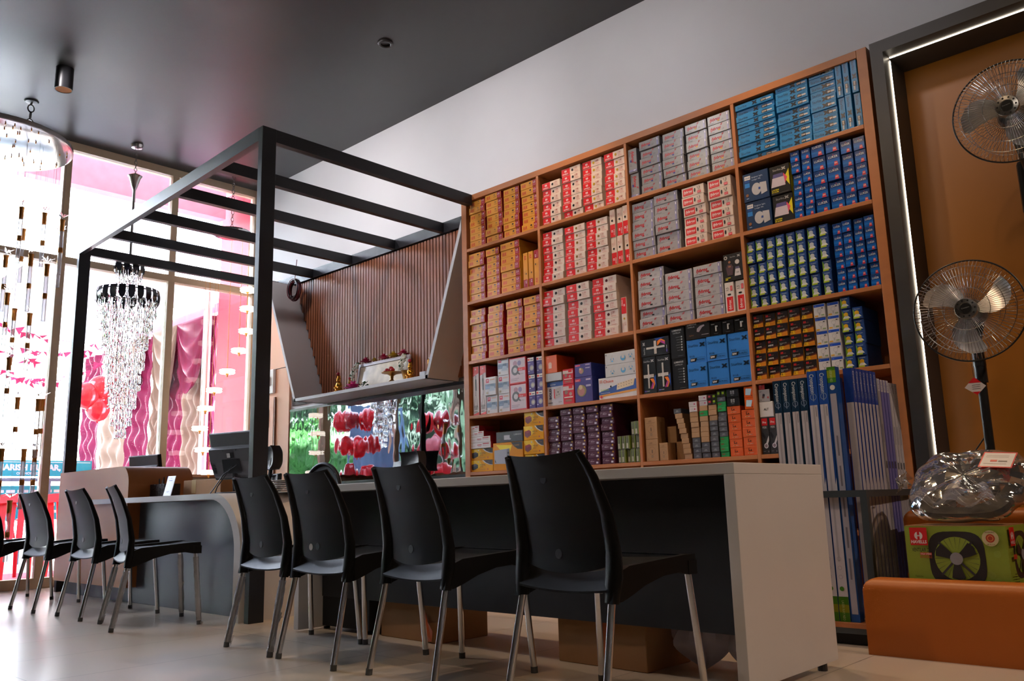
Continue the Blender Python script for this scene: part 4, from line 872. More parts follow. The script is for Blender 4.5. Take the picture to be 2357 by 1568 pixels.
STACKS = [
('11','rr10',-4.707,-4.524,7,0.0560),
('11','rr10',-4.517,-4.342,7,0.0562),
('11','rr15',-4.332,-4.146,7,0.0554),
('11','rr15',-4.137,-3.970,7,0.0542),
('12','hv100k',-3.924,-3.748,6,0.0537),
('12','hv100k',-3.732,-3.551,7,0.0535),
('12','hv100y',-3.544,-3.363,7,0.0528),
('12','hv100y',-3.344,-3.171,7,0.0538),
('13','fyu10',-3.138,-3.067,2,0.1723),
('13','fy10b',-3.046,-2.881,6,0.0610),
('13','fy10b',-2.872,-2.698,6,0.0620),
('13','fy10y',-2.693,-2.526,6,0.0612),
('13','fy10y',-2.520,-2.363,6,0.0614),
('14','st22',-2.325,-2.070,10,0.0374),
('14','st15',-2.061,-1.859,10,0.0396),
('14','st8',-1.855,-1.702,10,0.0411),
('14','stu',-1.697,-1.658,2,0.2041),
('14','stu',-1.655,-1.616,2,0.2019),
('14','stu',-1.614,-1.571,2,0.2038),
('21','rr15',-4.720,-4.544,7,0.0551),
('21','rr15n',-4.527,-4.384,7,0.0545),
('21','rr25',-4.372,-4.171,7,0.0560),
('21','rru',-4.140,-4.092,1,0.2712),
('21','rru',-4.088,-4.034,1,0.2719),
('21','rru2',-4.031,-3.980,1,0.2716),
('22','hv150k',-3.938,-3.744,7,0.0537),
('22','hv150y',-3.728,-3.535,7,0.0521),
('22','hv150y',-3.528,-3.343,7,0.0518),
('22','hvu',-3.328,-3.273,2,0.2001),
('22','hvu',-3.269,-3.219,2,0.1987),
('22','hvu',-3.213,-3.165,2,0.1996),
('23','fy15r',-3.138,-2.961,6,0.0645),
('23','fy15k',-2.956,-2.773,6,0.0655),
('23','fw15',-2.754,-2.565,6,0.0635),
('23','fw15',-2.553,-2.390,6,0.0646),
('24','phil',-2.312,-2.144,2,0.1772),
('24','lant',-2.140,-2.012,2,0.1756),
('24','lk12',-2.007,-1.944,6,0.0678),
('24','lk12',-1.940,-1.881,6,0.0672),
('24','lk18',-1.880,-1.800,5,0.0833),
('24','lk18',-1.797,-1.716,5,0.0828),
('24','lk15',-1.712,-1.646,5,0.0758),
('24','lk15',-1.642,-1.575,5,0.0754),
('31','rr15',-4.717,-4.541,7,0.0575),
('31','rr15',-4.530,-4.347,7,0.0572),
('31','rr15',-4.327,-4.154,7,0.0566),
('31','rr15',-4.146,-3.980,7,0.0579),
('32','hv250k',-3.955,-3.749,7,0.0579),
('32','hv250k',-3.731,-3.515,7,0.0593),
('32','hv250m',-3.497,-3.291,7,0.0586),
('32','hvu25',-3.269,-3.223,1,0.2438),
('33','fy25k',-3.117,-2.915,6,0.0650),
('33','fy25r',-2.908,-2.706,5,0.0652),
('33','fy25r',-2.695,-2.494,5,0.0672),
('33','fwu',-2.488,-2.425,1,0.1888),
('33','fwu',-2.421,-2.355,1,0.1912),
('34','crw',-2.327,-2.272,6,0.0682),
('34','crw',-2.268,-2.208,6,0.0676),
('34','crw',-2.204,-2.146,6,0.0676),
('34','crw',-2.142,-2.082,6,0.0672),
('34','crw',-2.078,-2.022,6,0.0681),
('34','crw',-2.017,-1.958,6,0.0679),
('34','crw',-1.956,-1.890,6,0.0679),
('34','crw',-1.885,-1.824,6,0.0678),
('34','lk9',-1.804,-1.749,6,0.0654),
('34','lk9',-1.746,-1.691,6,0.0656),
('34','lk9',-1.687,-1.631,6,0.0655),
('34','lk9',-1.627,-1.569,6,0.0654),
('44','av12',-2.326,-2.254,5,0.0763),
('44','av12',-2.253,-2.182,5,0.0763),
('44','av9',-2.179,-2.106,5,0.0771),
('44','av9',-2.103,-2.030,5,0.0772),
('44','av9',-2.029,-1.956,5,0.0773),
('44','wbul',-1.951,-1.883,5,0.0765),
('44','wbul',-1.880,-1.808,5,0.0761),
('44','cry',-1.800,-1.744,6,0.0656),
('44','cry',-1.742,-1.682,5,0.0665),
('43','stcube',-2.783,-2.643,2,0.1489),
('43','stcube',-2.640,-2.499,2,0.1516),
('43','stcube',-2.496,-2.352,2,0.1532),
('43','stfan',-3.123,-3.014,1,0.2397),
('43','stfan',-3.010,-2.903,1,0.2368),
('43','lumu',-2.897,-2.790,2,0.2017),
('41','heat',-4.705,-4.636,1,0.3796),
('41','heat',-4.632,-4.561,1,0.3803),
('41','iron',-4.559,-4.441,2,0.1550),
('41','iron',-4.432,-4.315,3,0.1229),
('41','reel',-4.306,-4.133,2,0.1954),
('41','pur',-4.126,-4.048,3,0.1261),
('41','pur',-4.044,-3.978,3,0.1225),
('42','bold',-3.953,-3.796,1,0.1732),
('42','mix',-3.790,-3.687,1,0.1370),
('42','colo',-3.683,-3.527,1,0.1724),
('42','choice',-3.479,-3.167,1,0.1435),
('51','cryst',-4.755,-4.496,2,0.0871),
('51','vgbig',-4.489,-4.184,1,0.2017),
('51','vg50',-4.175,-3.980,4,0.1015),
('52','eagle',-3.944,-3.836,8,0.0477),
('52','eagle',-3.830,-3.724,9,0.0423),
('52','eagle',-3.716,-3.607,9,0.0425),
('52','eagle',-3.601,-3.493,9,0.0426),
('52','eagle',-3.486,-3.361,9,0.0430),
('52','grn',-3.354,-3.319,2,0.0980),
('52','grn',-3.315,-3.281,2,0.0995),
('52','grn',-3.277,-3.243,2,0.1009),
('52','grn',-3.239,-3.205,3,0.0691),
('52','grn',-3.202,-3.168,3,0.0709),
]
wt = {}
for b_, ty, x0, x1, n, h in STACKS:
    k = (ty, b_); wt.setdefault(k, []).append((x1-x0, h))
nth = {}
rj = random.Random(11)
for b_, ty, x0, x1, n, h in STACKS:
    w = min(a for a, _ in wt[(ty, b_)]) - .003; hh = sum(c for _, c in wt[(ty, b_)])/len(wt[(ty, b_)])
    if n == 1: hh = h
    nth[b_] = nth.get(b_, 0) + 1
    for k in range(n):
        jx = rj.uniform(-.002, .002) if x1-x0-w > .004 else 0
        top = ' topmost' if 0 else ORD[k+1]
        lb = '%s, %s of %s stack, %s' % (T[ty][1], top, STK[nth[b_]], bay(b_)) if n > 1 else '%s, %s stack, %s' % (T[ty][1], STK[nth[b_]], bay(b_))
        put(ty, (x0+x1)/2+jx, YS+.010+rj.uniform(0, .018), ZB[int(b_[0])]+k*(hh+.0003)+.0002, w, hh, lb, '%s cartons, %s' % (T[ty][1].split(' ')[0], bay(b_)))
def one(ty, x0, x1, z0, z1, label, b_, dy=.012, ry=0.):
    return put(ty, (x0+x1)/2, YS+dy, z0, x1-x0, z1-z0, label, 'assorted cartons, '+bay(b_), ry)
b4 = bay('42')
one('flatw', -3.945, -3.797, 1.487, 1.545, 'flat pale carton under the orange smart-lamp carton, '+b4, '42')
one('hue', -3.941, -3.836, 1.5455, 1.672, 'orange smart-lamp carton on the socket cartons, '+b4, '42')
one('mix', -3.786, -3.692, 1.450, 1.556, 'upper red and white carton beside the white lamp cartons, '+b4, '42')
one('colo', -3.677, -3.532, 1.486, 1.578, 'upper violet-blue carton beside the white lamp cartons, '+b4, '42')
one('wled', -3.415, -3.165, 1.4565, 1.5375, 'lower of two white cartons with blue lamps, '+b4, '42')
one('wled', -3.413, -3.163, 1.538, 1.619, 'upper of two white cartons with blue lamps, '+b4, '42')
T['stfl'] = ('lamp_carton', 'black lamp carton lying on its side') + T['stfan'][2:6] + ('u', None)
one('stfl', -3.119, -2.903, 1.5525, 1.666, 'black lamp carton lying across two upright ones, '+bay('43'), '43')
one('lumw', -2.776, -2.606, 1.6165, 1.727, 'wide black lamp carton on top of the blue cubes, '+bay('43'), '43')
for i, (a, c) in enumerate(((-2.603, -2.526), (-2.522, -2.445), (-2.441, -2.352))):
    one('blk3', a, c, 1.617, 1.698, '%s small black carton on blue cubes, %s' % (('left', 'middle', 'right')[i], bay('43')), '43')
one('man', -2.482, -2.354, 1.9315, 2.10, 'black lantern carton with a figure on two upright cartons, '+bay('33'), '33')
for i, (x1, z0, z1) in enumerate(((-4.512, 1.059, 1.1035), (-4.515, 1.104, 1.147), (-4.585, 1.1475, 1.188), (-4.635, 1.1885, 1.233))):
    one('white', -4.75, x1, z0, z1, '%s flat white carton with red print over yellow cartons, %s' % (ORD[i+1], bay('51')), '51')
one('lumx', -4.453, -4.183, 1.0865, 1.166, 'dark grey lamp carton on the big yellow carton, '+bay('51'), '51')
b5 = bay('53')
one('led', -3.12, -3.028, .8845, 1.0225, 'lower of two large brown bulb cartons, '+b5, '53')
one('led', -3.12, -3.028, 1.023, 1.161, 'upper of two large brown bulb cartons, '+b5, '53')
one('led', -3.02, -2.958, .8845, .994, 'small brown bulb carton right of the large pair, '+b5, '53')
one('kraft', -3.01, -2.945, .9945, 1.10, 'brown carton set back on the small bulb carton, '+b5, '53', .10)
one('kraft', -2.95, -2.885, .8845, 1.0, 'brown carton in shade beside the small bulb carton, '+b5, '53', .10)
one('kraft', -2.955, -2.89, 1.1005, 1.165, 'brown carton high at the back behind the leaning stack, '+b5, '53', .15) if 0 else None
H_ = .0312
def stk(x0, x1, types, word, lean=0., h=H_, z=.8845, b_='53', dy=.012, tw=0.):
    for k, ty in enumerate(types):
        o = one(ty, x0+lean*k**1.3+rj.uniform(-.001, .001), x1+lean*k**1.3, z+k*(h+.0003), z+k*(h+.0003)+h, '%s, %s of the %s, %s' % (T[ty][1], ORD[k+1] if k < 10 else ('eleventh', 'twelfth', 'thirteenth')[k-10], word, bay(b_)), b_, dy + rj.uniform(0, .008))
stk(-2.842, -2.790, ['kraft']*9 + ['ledg'], 'leaning stack', -.0036)
stk(-2.781, -2.725, ['ledg']*4 + ['kraft']*5 + ['tm']*2, 'second small stack', -.0004)
stk(-2.718, -2.662, ['ledg']*3 + ['kraft']*5 + ['eap', 'kraft', 'tm', 'tm'], 'third small stack', 0)
stk(-2.655, -2.600, ['ledg']*7 + ['kraft']*3, 'fourth small stack', 0)
for i, (a, ty) in enumerate(((-2.656, 'n2'), (-2.626, 'n3'))):
    for k in range(2): one(ty, a, a+.028, 1.2005+k*.0315, 1.2315+k*.0315, '%s %s, fourth small stack top, %s' % (('lower', 'upper')[k], T[ty][1], b5), '53')
stk(-2.593, -2.537, ['eap']*4 + ['ledg']*3 + ['ledg']*2 + ['eap']*2 + ['ledg'], 'fifth small stack', 0, .0295)
for i, a in enumerate((-2.592, -2.563)): one('n3', a, a+.027, 1.2425, 1.278, '%s black and green carton, fifth stack top, %s' % (('left', 'right')[i], b5), '53')
stk(-2.531, -2.447, ['la']*6, 'left orange stack', 0, .0488)
stk(-2.439, -2.353, ['la']*5, 'right orange stack', 0, .0525)
for k in range(2): one('pair', -2.526, -2.446, 1.1795+k*.05, 1.229+k*.05, '%s black two-lamp carton, %s' % (('lower', 'upper')[k], b5), '53')
for k in range(2): one('oran', -2.412, -2.354, 1.1495+k*.067, 1.216+k*.067, '%s glossy orange carton with pale window, %s' % (('lower', 'upper')[k], b5), '53')
b6 = bay('54')
for i, a in enumerate((-2.322, -2.272)): one('peek', a, a+.048, .8845, 1.095, '%s upright spotlight carton, %s' % (('left', 'right')[i], b6), '54')
one('altbig', -2.321, -2.238, 1.0955, 1.183, 'square white lettered carton on the upright pair, '+b6, '54')
one('down', -2.319, -2.252, 1.1835, 1.2545, 'grey carton with dark downlight on the square white one, '+b6, '54')
one('redcam', -2.316, -2.279, 1.255, 1.285, 'small red carton on top of the left pile, '+b6, '54')
stk(-2.214, -2.155, ['alt']*9, 'grey stack', 0, .0292, b_='54')
one('track', -2.207, -2.148, 1.151, 1.251, 'white carton with black spotlight on the grey stack, '+b6, '54')
stk(-2.146, -2.085, ['spot']*4, 'stack by tube rack', 0, .0585, b_='54')
one('bspot', -2.146, -2.088, 1.1205, 1.185, 'black carton with round lamp on the white stack, '+b6, '54')
one('kraft', -2.32, -2.14, .4605, .80, 'brown carton under the flat orange carton, '+bay('64'), '64')
one('flat', -2.325, -2.14, .8005, .832, 'flat orange carton just above the counter end, '+bay('64'), '64')
one('kraft', -2.13, -1.99, .4605, .80, 'brown carton under the flat white carton, '+bay('64'), '64')
one('flatw', -2.13, -1.99, .8005, .845, 'flat white carton behind the counter end, '+bay('64'), '64')


# ------------------------------------------------------------------ tube rack, planters, fans
M_rack = mat('rack_steel', (.045, .055, .062), rough=.45)
t = thing('tube_rack', 'grey steel rack with wooden base holding tube-light boxes', 'rack', (0, 3.84, 0))
X0, X1, D = -1.93, -1.484, .66
for x in (X0, X1-.03):
    for y in (0, D-.03): MB().box(x, x+.03, y, y+.03, 0.03, .668, M_rack).build('post', t)
b = MB(); b.box(X0+.0301, X1-.0301, 0, .022, .638, .668, M_rack); b.box(X0+.0301, X1-.0301, D-.022, D, .638, .668, M_rack)
for x in (X0, X1-.022): b.box(x, x+.022, .0301, D-.0301, .638, .668, M_rack)
b.build('top_rail', t)
MB().box(X0+.0301, X1-.0301, .0, D, .075, .095, mat('rack_board', '#a8683c', rough=.6, var=.15, stretch=(1, 8, 1))).build('base_board', t)
MB().box(X0+.0301, X1-.0301, .0, D, .05, .0749, M_rack).build('bottom_rail', t)
tag(MB().box(-1.9, -1.50, 3.88, 4.35, 0, .045, mat('black_card', (.01, .012, .015), rough=.5)).build('storage_box', bevel=.003), 'low black box on the floor under the tube rack', 'box')
def tube_face(F, kind):
    if kind in ('navy', 'blue', 'thin'):
        F.rect(.10, .30, .86, .70, P('#bcb6be')); F.rect(.10, .30, .86, .43, P('#9c969e')); F.rect(.10, .60, .86, .70, P('#a8a2aa'))
        F.rect(0, 0, .1, 1, P('#4c7c1c')); F.rect(.1, 0, .30, 1, P('#c0bac0')) if kind != 'thin' else None
    return
def tube_box(kind, w, d, h, face):
    key = ('tube', kind, w, face)
    if key in _proto: return _proto[key]
    mb = MB(); colr = {'navy': '#10304c', 'blue': '#1c4a9c', 'thin': '#1f3f94', 'green': '#1c4a8c', 'grey': '#8f8c92', 'violet': '#5a57a0', 'white': '#b4b0b8'}[kind]
    mb.box(-w/2, w/2, 0, d, 0, h, P(colr))
    if face == 'f': F = Face(mb, (-w/2, 0, h), (0, 0, -1), (1, 0, 0), h, w)
    else: F = Face(mb, (w/2, 0, h), (0, 0, -1), (0, 1, 0), h, d)
    if face == 's': Face(mb, (-w/2, 0, h), (0, 0, -1), (1, 0, 0), h, w).rect(.142, .1, .97, .94, P('#c4bec4'))
    if kind in ('navy', 'blue', 'thin'):
        F.text(.012, .28, 'Crompton', .46, P('#c8ccd4'), bold=.015, maxw=.08); F.ringd(.108, .5, .34, .05, P('#8c9cb8'), 14); F.rect(.09, .46, .126, .54, P('#8c9cb8'))
        F.rect(.142, .06, 1, .84 if kind != 'thin' else .80, P('#c4bec4')); F.rect(.142, .34, .77, .54, P('#aaa4ac')); F.rect(.15, .64, .19, .72, P('#8a848c'))
        F.poly([(.47, .84), (.47, 1), (.44, 1)], P('#c4bec4')); F.rect(.47, .8, 1, 1, P('#c4bec4'))
        for i in range(3): F.ringd(.76+.035*i, .46, .20, .03, P('#8f8a92'), 10)
        F.disc(.875, .46, .22, P('#3f7a20'), 12); F.rect(.905, 0, 1, 1, P('#3c6c14')); F.rect(.935, .0, .965, 1, P('#7a7a14')); F.text(.92, .32, 'LASER RAY NEO', .24, P('#a8b478'), maxw=.075)
    elif kind == 'green':
        F.rect(0, 0, .065, 1, P('#3f7c1c')); F.rect(.015, 0, .045, 1, P('#8a9a1c')); F.text(.012, .32, 'LASER RAY NEO', .3, P('#c4cc9c'), maxw=.05); F.disc(.085, .5, .3, WHT); F.rect(.11, .16, .97, .86, P('#a8a4b0'))
        for i in range(5): F.rect(.28+.12*i, .4, .36+.12*i, .6, P('#77737c'))
    else:
        F.rect(0, .1, .055, 1, P('#c4c0c8')); F.rect(.056, .1, 1, 1, P({'grey': '#9c989c', 'violet': '#7370ae', 'white': '#c4c0c6'}[kind])); F.text(.008, .24, 'SURYA', .46, P('#5a5a80'), maxw=.04)
        c = {'grey': '#77747c', 'violet': '#7c78b8', 'white': '#8e8a94'}[kind]
        F.rect(.2, .3, .28, .6, P(c)); F.rect(.36, .3, .39, .7, P('#3a383e')); F.rect(.52, .35, .74, .6, P(c)) if kind == 'violet' else F.rect(.45, .4, .6, .6, P(c))
        if kind == 'violet': F.text(.46, .3, 'Super elegant design', .36, P('#a8a4d0'), maxw=.26)
    _proto[key] = mb.mesh('tube_carton'); return _proto[key]
def tube(kind, x, y, w, d, h, face, label, tilt=(0, 0)):
    o = bpy.data.objects.new('tube_carton', tube_box(kind, w, d, h, face)); COL.objects.link(o); o.location = (x, y, .0953); o.rotation_euler = (tilt[0], tilt[1], 0)
    tag(o, label, 'tube-light carton', 'tube-light cartons in the rack')
ORL = ['leftmost', 'second', 'third', 'fourth', 'fifth', 'sixth', 'seventh', 'eighth', 'ninth', 'tenth']
x = -1.873
for i in range(4): tube('navy', x, 3.875, .040, .045, 1.105+.004*i, 'f', '%s navy tube-light carton from the left in the rack' % ORL[i], (0, -.004)); x += .0435
x += .006
for i in range(2): tube('blue', x, 3.872, .046, .045, 1.13, 'f', '%s bright blue tube-light carton in the rack front' % ('left', 'right')[i], (0, -.004)); x += .0495
tube('green', x-.004, 3.873, .040, .045, 1.14, 'f', 'tube-light carton with bright green top in the rack', (0, -.004))
y = 3.945
for i in range(7): tube('thin', -1.556+.002*i, y, .04, .036, 1.135-.004*i, 's', '%s slim blue tube-light carton counted from the front side of the rack' % (ORL[i] if i else 'first')); y += .0375
for i, kd in enumerate(['grey', 'violet', 'violet', 'violet', 'white', 'white', 'white']):
    tube(kd, -1.541+.002*i, y, .04, .031, 1.105-.003*i, 's', {'grey': 'grey tube-light carton after the blue row in the rack', 'violet': 'violet banded tube-light carton, %s of three in the rack' % ('first', 'second', 'third')[i-1 if 0 < i < 4 else 0], 'white': 'white tube-light carton, %s of three at the rear of the rack' % ('first', 'second', 'third')[max(0, i-4)]}[kd]); y += .0325
for r_ in range(2):
    for i in range(6): tube('navy', -1.86+.0435*i, 3.94+.06*r_, .040, .045, 1.06-.02*r_, 'f', 'navy tube-light carton standing behind the front row of the rack')

M_org = mat('orange_leather', '#ad5e1d', rough=.38, var=.05, scale=3, bump=.04, bscale=120)
M_orin = mat('planter_inner', '#a0561c', rough=.5)
M_turf = mat('turf_base', '#1e3a10', rough=.9)
M_blade = mat('grass_blade', '#2f6a14', rough=.6, var=.25, scale=20)
def planter(label, x0, x1, y0, y1, h, seed, r=.05):
    t = thing('planter_box', label, 'planter', (x0, y0, 0), 0, 'orange planter benches')
    Lx, Ly = x1-x0, y1-y0
    prof = [(0, 0), (0, h-r)] + [(r-r*math.cos(a), h-r+r*math.sin(a)) for a in [math.pi/2*i/8 for i in range(1, 9)]] + [(r+.03, h), (r+.03, h-.06), (r+.03, 0)]
    def skin(u, v):
        k = v*(len(prof)-1); i = min(int(k), len(prof)-2); f = k-i; p = [prof[i][j]+(prof[i+1][j]-prof[i][j])*f for j in (0, 1)]
        xx = u*Lx; dz = 0
        if xx < r:
            c = r-xx; dz = r-math.sqrt(max(0, r*r-c*c))
            return (xx, p[0], min(p[1], max(0, h-dz)))
        return (xx, p[0], p[1])
    m = MB(); us = [0] + [r*(1-math.cos(math.pi/2*i/8))/Lx for i in range(1, 9)] + [.5, 1]
    m.grid(lambda u, v: skin(us[min(len(us)-1, int(round(u*(len(us)-1))))], v), len(us)-1, len(prof)-1, M_org)
    m.build('front_panel', t, smooth=.6)
    b = MB(); b.box(0.012, .04, r+.031, Ly, 0, h-.035, M_orin); b.box(.0401, Lx, Ly-.03, Ly, 0, h-.01, M_orin); b.box(Lx-.03, Lx, r+.031, Ly-.031, 0, h-.01, M_orin); b.build('side_wall', t)
    MB().box(.0401, Lx-.031, r+.031, Ly-.031, 0, h-.05, M_turf).build('turf_base', t)
    g = MB(); rnd = random.Random(seed)
    for i in range(1500):
        a = rnd.uniform(.045, Lx-.04); c = rnd.uniform(r+.035, Ly-.035); l = rnd.uniform(.015, .035)
        if h < .4 and .14 < a < .56 and c > .10: continue
        an = rnd.uniform(0, 6.28); dx, dy = .002*math.cos(an), .002*math.sin(an); lx, ly = rnd.uniform(-.012, .012), rnd.uniform(-.012, .012)
        g.poly([(a-dx, c-dy, h-.05), (a+dx, c+dy, h-.05), (a+lx, c+ly, h-.05+l)], M_blade)
    gr = g.build('grass', t); gr['kind'] = 'stuff'
    return t
planter('low orange planter bench in front holding the green fan carton', -1.478, .9, 3.68, 4.14, .305, 1)
planter('taller orange planter bench behind the plastic-wrapped exhaust fan', -1.45, .9, 4.16, 4.535, .575, 2)

# green exhaust-fan carton
t = thing('exhaust_fan_carton', 'green printed exhaust-fan carton standing in the front planter', 'carton', (-1.325, 3.80, .258), -.035)
M_grn = P('#8a9a34', .36); w, d, h = .385, .26, .255
m = MB().box(0, w, 0, d, 0, h, M_grn)
def fan_picture(F, u, v, s, sq=1.):
    k = s*F.h/F.w*sq; G_, D_ = P('#2a2628'), P('#38343a')
    def rq(r, n=32): return [(u + r*k*math.copysign(abs(math.cos(a))**.55, math.cos(a)), v + r*s*math.copysign(abs(math.sin(a))**.55, math.sin(a))) for a in [6.2832*i/n for i in range(n)]]
    F.poly(rq(1), G_); F.disc(u, v, .80*s, M_grn, 28, sq)
    for i in range(24):
        a = 6.2832*i/24; F.poly([(u+.3*k*math.cos(a), v+.3*s*math.sin(a)), (u+.78*k*math.cos(a), v+.78*s*math.sin(a)), (u+.78*k*math.cos(a+.02), v+.78*s*math.sin(a+.02))], D_)
    for a in (.8, 2.35, 3.95, 5.5): c, s_ = math.cos(a), math.sin(a); F.poly([(u-.04*k*s_, v+.04*s*c), (u+.04*k*s_, v-.04*s*c), (u+.84*k*c+.04*k*s_, v+.84*s*s_-.04*s*c), (u+.84*k*c-.04*k*s_, v+.84*s*s_+.04*s*c)], D_)
    for a in (.6, 2.7, 4.75):
        F.poly([(u+q*k*math.cos(a+e), v+q*s*math.sin(a+e)) for q, e in ((.15, -.6), (.5, -.42), (.74, -.35), (.78, 0), (.74, .32), (.45, .35), (.15, .6))], G_)
    F.disc(u, v, .23*s, P('#8e8c92'), 18, sq)
F = Face(m, (0, 0, 0), (1, 0, 0), (0, 0, 1), w, h)
rnd = random.Random(4)
for i in range(26):
    u, v = rnd.uniform(.3, .96), rnd.uniform(.1, .94); c = P('#97a648', .36)
    for r in (.05, .034, .018): F.ringd(u, v, r, .007, c, 14); F.k -= 1
F.k = 3
fan_picture(F, .51, .50, .42)
F.rect(.06, .70, .24, .98, RED); emblem_h(F, .15, .85, .065, WHT, RED); F.text(.15, .73, 'HAVELLS', .05, WHT, bold=.03, cen=True, maxw=.16)
F.text(.07, .60, 'VENTILAIR DS', .058, P('#2a2a1c'), bold=.02, maxw=.19); F.rect(.15, .545, .27, .585, P('#b83a2a')); F.text(.155, .552, 'HIGH SPEED', .026, WHT, maxw=.11); F.text(.15, .50, 'REVERSIBLE', .036, P('#a8481c'), bold=.02, maxw=.12)
F.text(.08, .20, 'Features:', .03, P('#3a3c1c'), maxw=.08)
for i, s_ in enumerate(('Specially designed metal blade', 'Powder coated metallic finish', 'Sturdy steel bird guard', 'Speed 1350 revolutions per minute')): F.text(.08, .145-.05*i, '\u2022 '+s_, .028, P('#3a3c1c'), maxw=.25)
F.disc(.86, .82, .12, P('#c8b88c'), 22); F.disc(.86, .82, .065, P('#a83a24'), 18); F.ringd(.86, .82, .045, .012, P('#d8884c'), 14); F.text(.86, .90, 'REVERSIBLE', .022, P('#5a2a1c'), cen=True, maxw=.09); F.text(.86, .715, 'AIR FLOW', .022, P('#5a2a1c'), cen=True, maxw=.08)
F.disc(.83, .10, .085, P('#3a3a3c'), 20); F.rect(.785, .065, .875, .125, P('#c8c6c4')); F.text(.83, .075, '300', .04, BLK, bold=.02, cen=True, maxw=.07); F.disc(.935, .10, .085, P('#b02c34'), 20); F.rect(.885, .065, .985, .125, WHT); F.text(.935, .075, '2 Year', .038, RED, bold=.02, cen=True, maxw=.09)
F = Face(m, (w, 0, 0), (0, 1, 0), (0, 0, 1), d, h); fan_picture(F, .62, .55, .36, 1.); F.rect(.06, .70, .30, .98, RED); emblem_h(F, .18, .85, .065, WHT, RED); F.text(.18, .73, 'HAVELLS', .05, WHT, cen=True, maxw=.2); F.text(.08, .60, 'VENTILAIR DS', .05, P('#2a2a1c'), maxw=.24); F.rect(.12, .50, .28, .57, P('#b83a2a'))
for i in range(5): F.rect(.06, .12+.04*i, .26, .13+.04*i, P('#3a3c1c'))
m.build('carton', t)
b = MB(); b.box(.003, w-.003, .002, d/2-.001, h, h+.003, M_card); b.box(.003, w-.003, d/2+.001, d-.002, h, h+.003, M_card); b.build('top_flap', t)

# exhaust fan in a clear bag lying on the carton
M_fbl = mat('fan_black', (.02, .02, .022), rough=.35)
M_sil = mat('fan_silver', (.62, .60, .60), rough=.28, metal=.9, var=.06, stretch=(3, 1, 1))
t = thing('exhaust_fan', 'exhaust fan wrapped in clear crinkled plastic on top of the green carton', 'fan', (-1.10, 3.95, .675), -.04, rot=(-.85, 0, -.04))
def rsq(r, n=48, p=.55): return [(r*math.copysign(abs(math.cos(a))**p, math.cos(a)), r*math.copysign(abs(math.sin(a))**p, math.sin(a))) for a in [6.2832*i/n for i in range(n)]]
m = MB(); A_, B_ = rsq(.185), [(.155*math.cos(6.2832*i/48), .155*math.sin(6.2832*i/48)) for i in range(48)]
for i in range(48):
    j = (i+1) % 48
    m.poly([(A_[i][0], -.012, A_[i][1]), (A_[j][0], -.012, A_[j][1]), (B_[j][0], -.02, B_[j][1]), (B_[i][0], -.02, B_[i][1])], M_fbl)
    m.poly([(A_[i][0], -.012, A_[i][1]), (A_[i][0], .02, A_[i][1]), (A_[j][0], .02, A_[j][1]), (A_[j][0], -.012, A_[j][1])], M_fbl)
    m.poly([(B_[i][0], -.02, B_[i][1]), (B_[j][0], -.02, B_[j][1]), (B_[j][0], .03, B_[j][1]), (B_[i][0], .03, B_[i][1])], M_fbl)
m.build('frame', t)
m = MB()
for i in range(32): a = 6.2832*i/32; m.tube([(.03*math.cos(a), .03, .03*math.sin(a)), (.158*math.cos(a), .025, .158*math.sin(a))], .0012, 4, M_sil)
for r in (.07, .11, .15): m.torus((0, .03, 0), r, .0015, M_sil, 'y', 40, 5)
m.build('guard', t)
def fan_blade(a0, r0, r1, half, mt, sweep=.35, pitch=.35):
    def f(u, v):
        r = r0 + (r1-r0)*v; wd = half*(.35+.65*math.sin(min(1, v*1.25)*math.pi/2))*(1 if v < .8 else 1-.5*((v-.8)/.2)**2); a = a0 + sweep*v*v + (u-.5)*2*wd/ max(r, .02) * .8
        return (r*math.cos(a), (u-.5)*2*wd*pitch, r*math.sin(a))
    return MB().shell(f, 8, 9, mt, .0015, (0, 1, 0))
for k in range(3): fan_blade(2.1*k+.5, .025, .145, .055, M_sil).build('blade', t, smooth=.6)
MB().ring([(.0, -.03), (.032, -.028), (.036, -.01), (.036, .03)], 24, mat('hub_grey', (.5, .49, .48), rough=.35), axis='y').build('hub', t, smooth=.6)
M_bagc = thin_glass('clear_bag', '#e8dfd2', refl=.08, rough=.05, bump=.12, bscale=14, opac=.05)
rr = random.Random(9); ph = [rr.uniform(0, 6.28) for _ in range(8)]
def bagf(u, v):
    a = 6.2832*u; b_ = math.pi*v; k = 1 + .012*math.sin(7*a+ph[0]+3*b_) + .010*math.sin(13*a+ph[1]-5*b_)
    ca, sa = math.cos(a), math.sin(a); s_ = math.sin(b_)**.55
    x_, z_ = .225*k*s_*math.copysign(abs(ca)**.6, ca), .205*k*s_*math.copysign(abs(sa)**.6, sa)
    return (x_, -.062*k*math.cos(b_)+.004*math.sin(38*x_+21*z_)+.003*math.sin(61*z_-33*x_+1), z_)
MB().grid(bagf, 96, 26, M_bagc).build('plastic_bag', t)
def crump(cx, cz, w_, h_, s): 
    return lambda u, v: (cx + w_*(u-.5)*(1-.3*v), -.06 - .02*math.sin(14*u+s) - .012*math.sin(23*v+9*u), cz + h_*(v-.5) + .012*math.sin(17*u))
MB().grid(crump(-.01, -.12, .34, .10, 1.), 40, 14, mat('bag_fold', '#b8b4b8', rough=.3, bump=.4, bscale=20, alpha=.35)).build('bag_folds', t, smooth=1)
MB().grid(lambda u, v: (-.235-.05*u+.01*math.sin(9*v), -.02+.015*math.sin(8*u+7*v), (v-.5)*(.05+.09*u)+.02), 12, 12, M_bagc).build('bag_end', t)
b = MB(); F = Face(b, (.055, -.072, .03), (.99, -.0, -.12), (.12, 0, .99), .13, .095); F.rect(0, 0, 1, 1, RED); F.rect(.04, .06, .96, .94, P('#d8d0cc'))
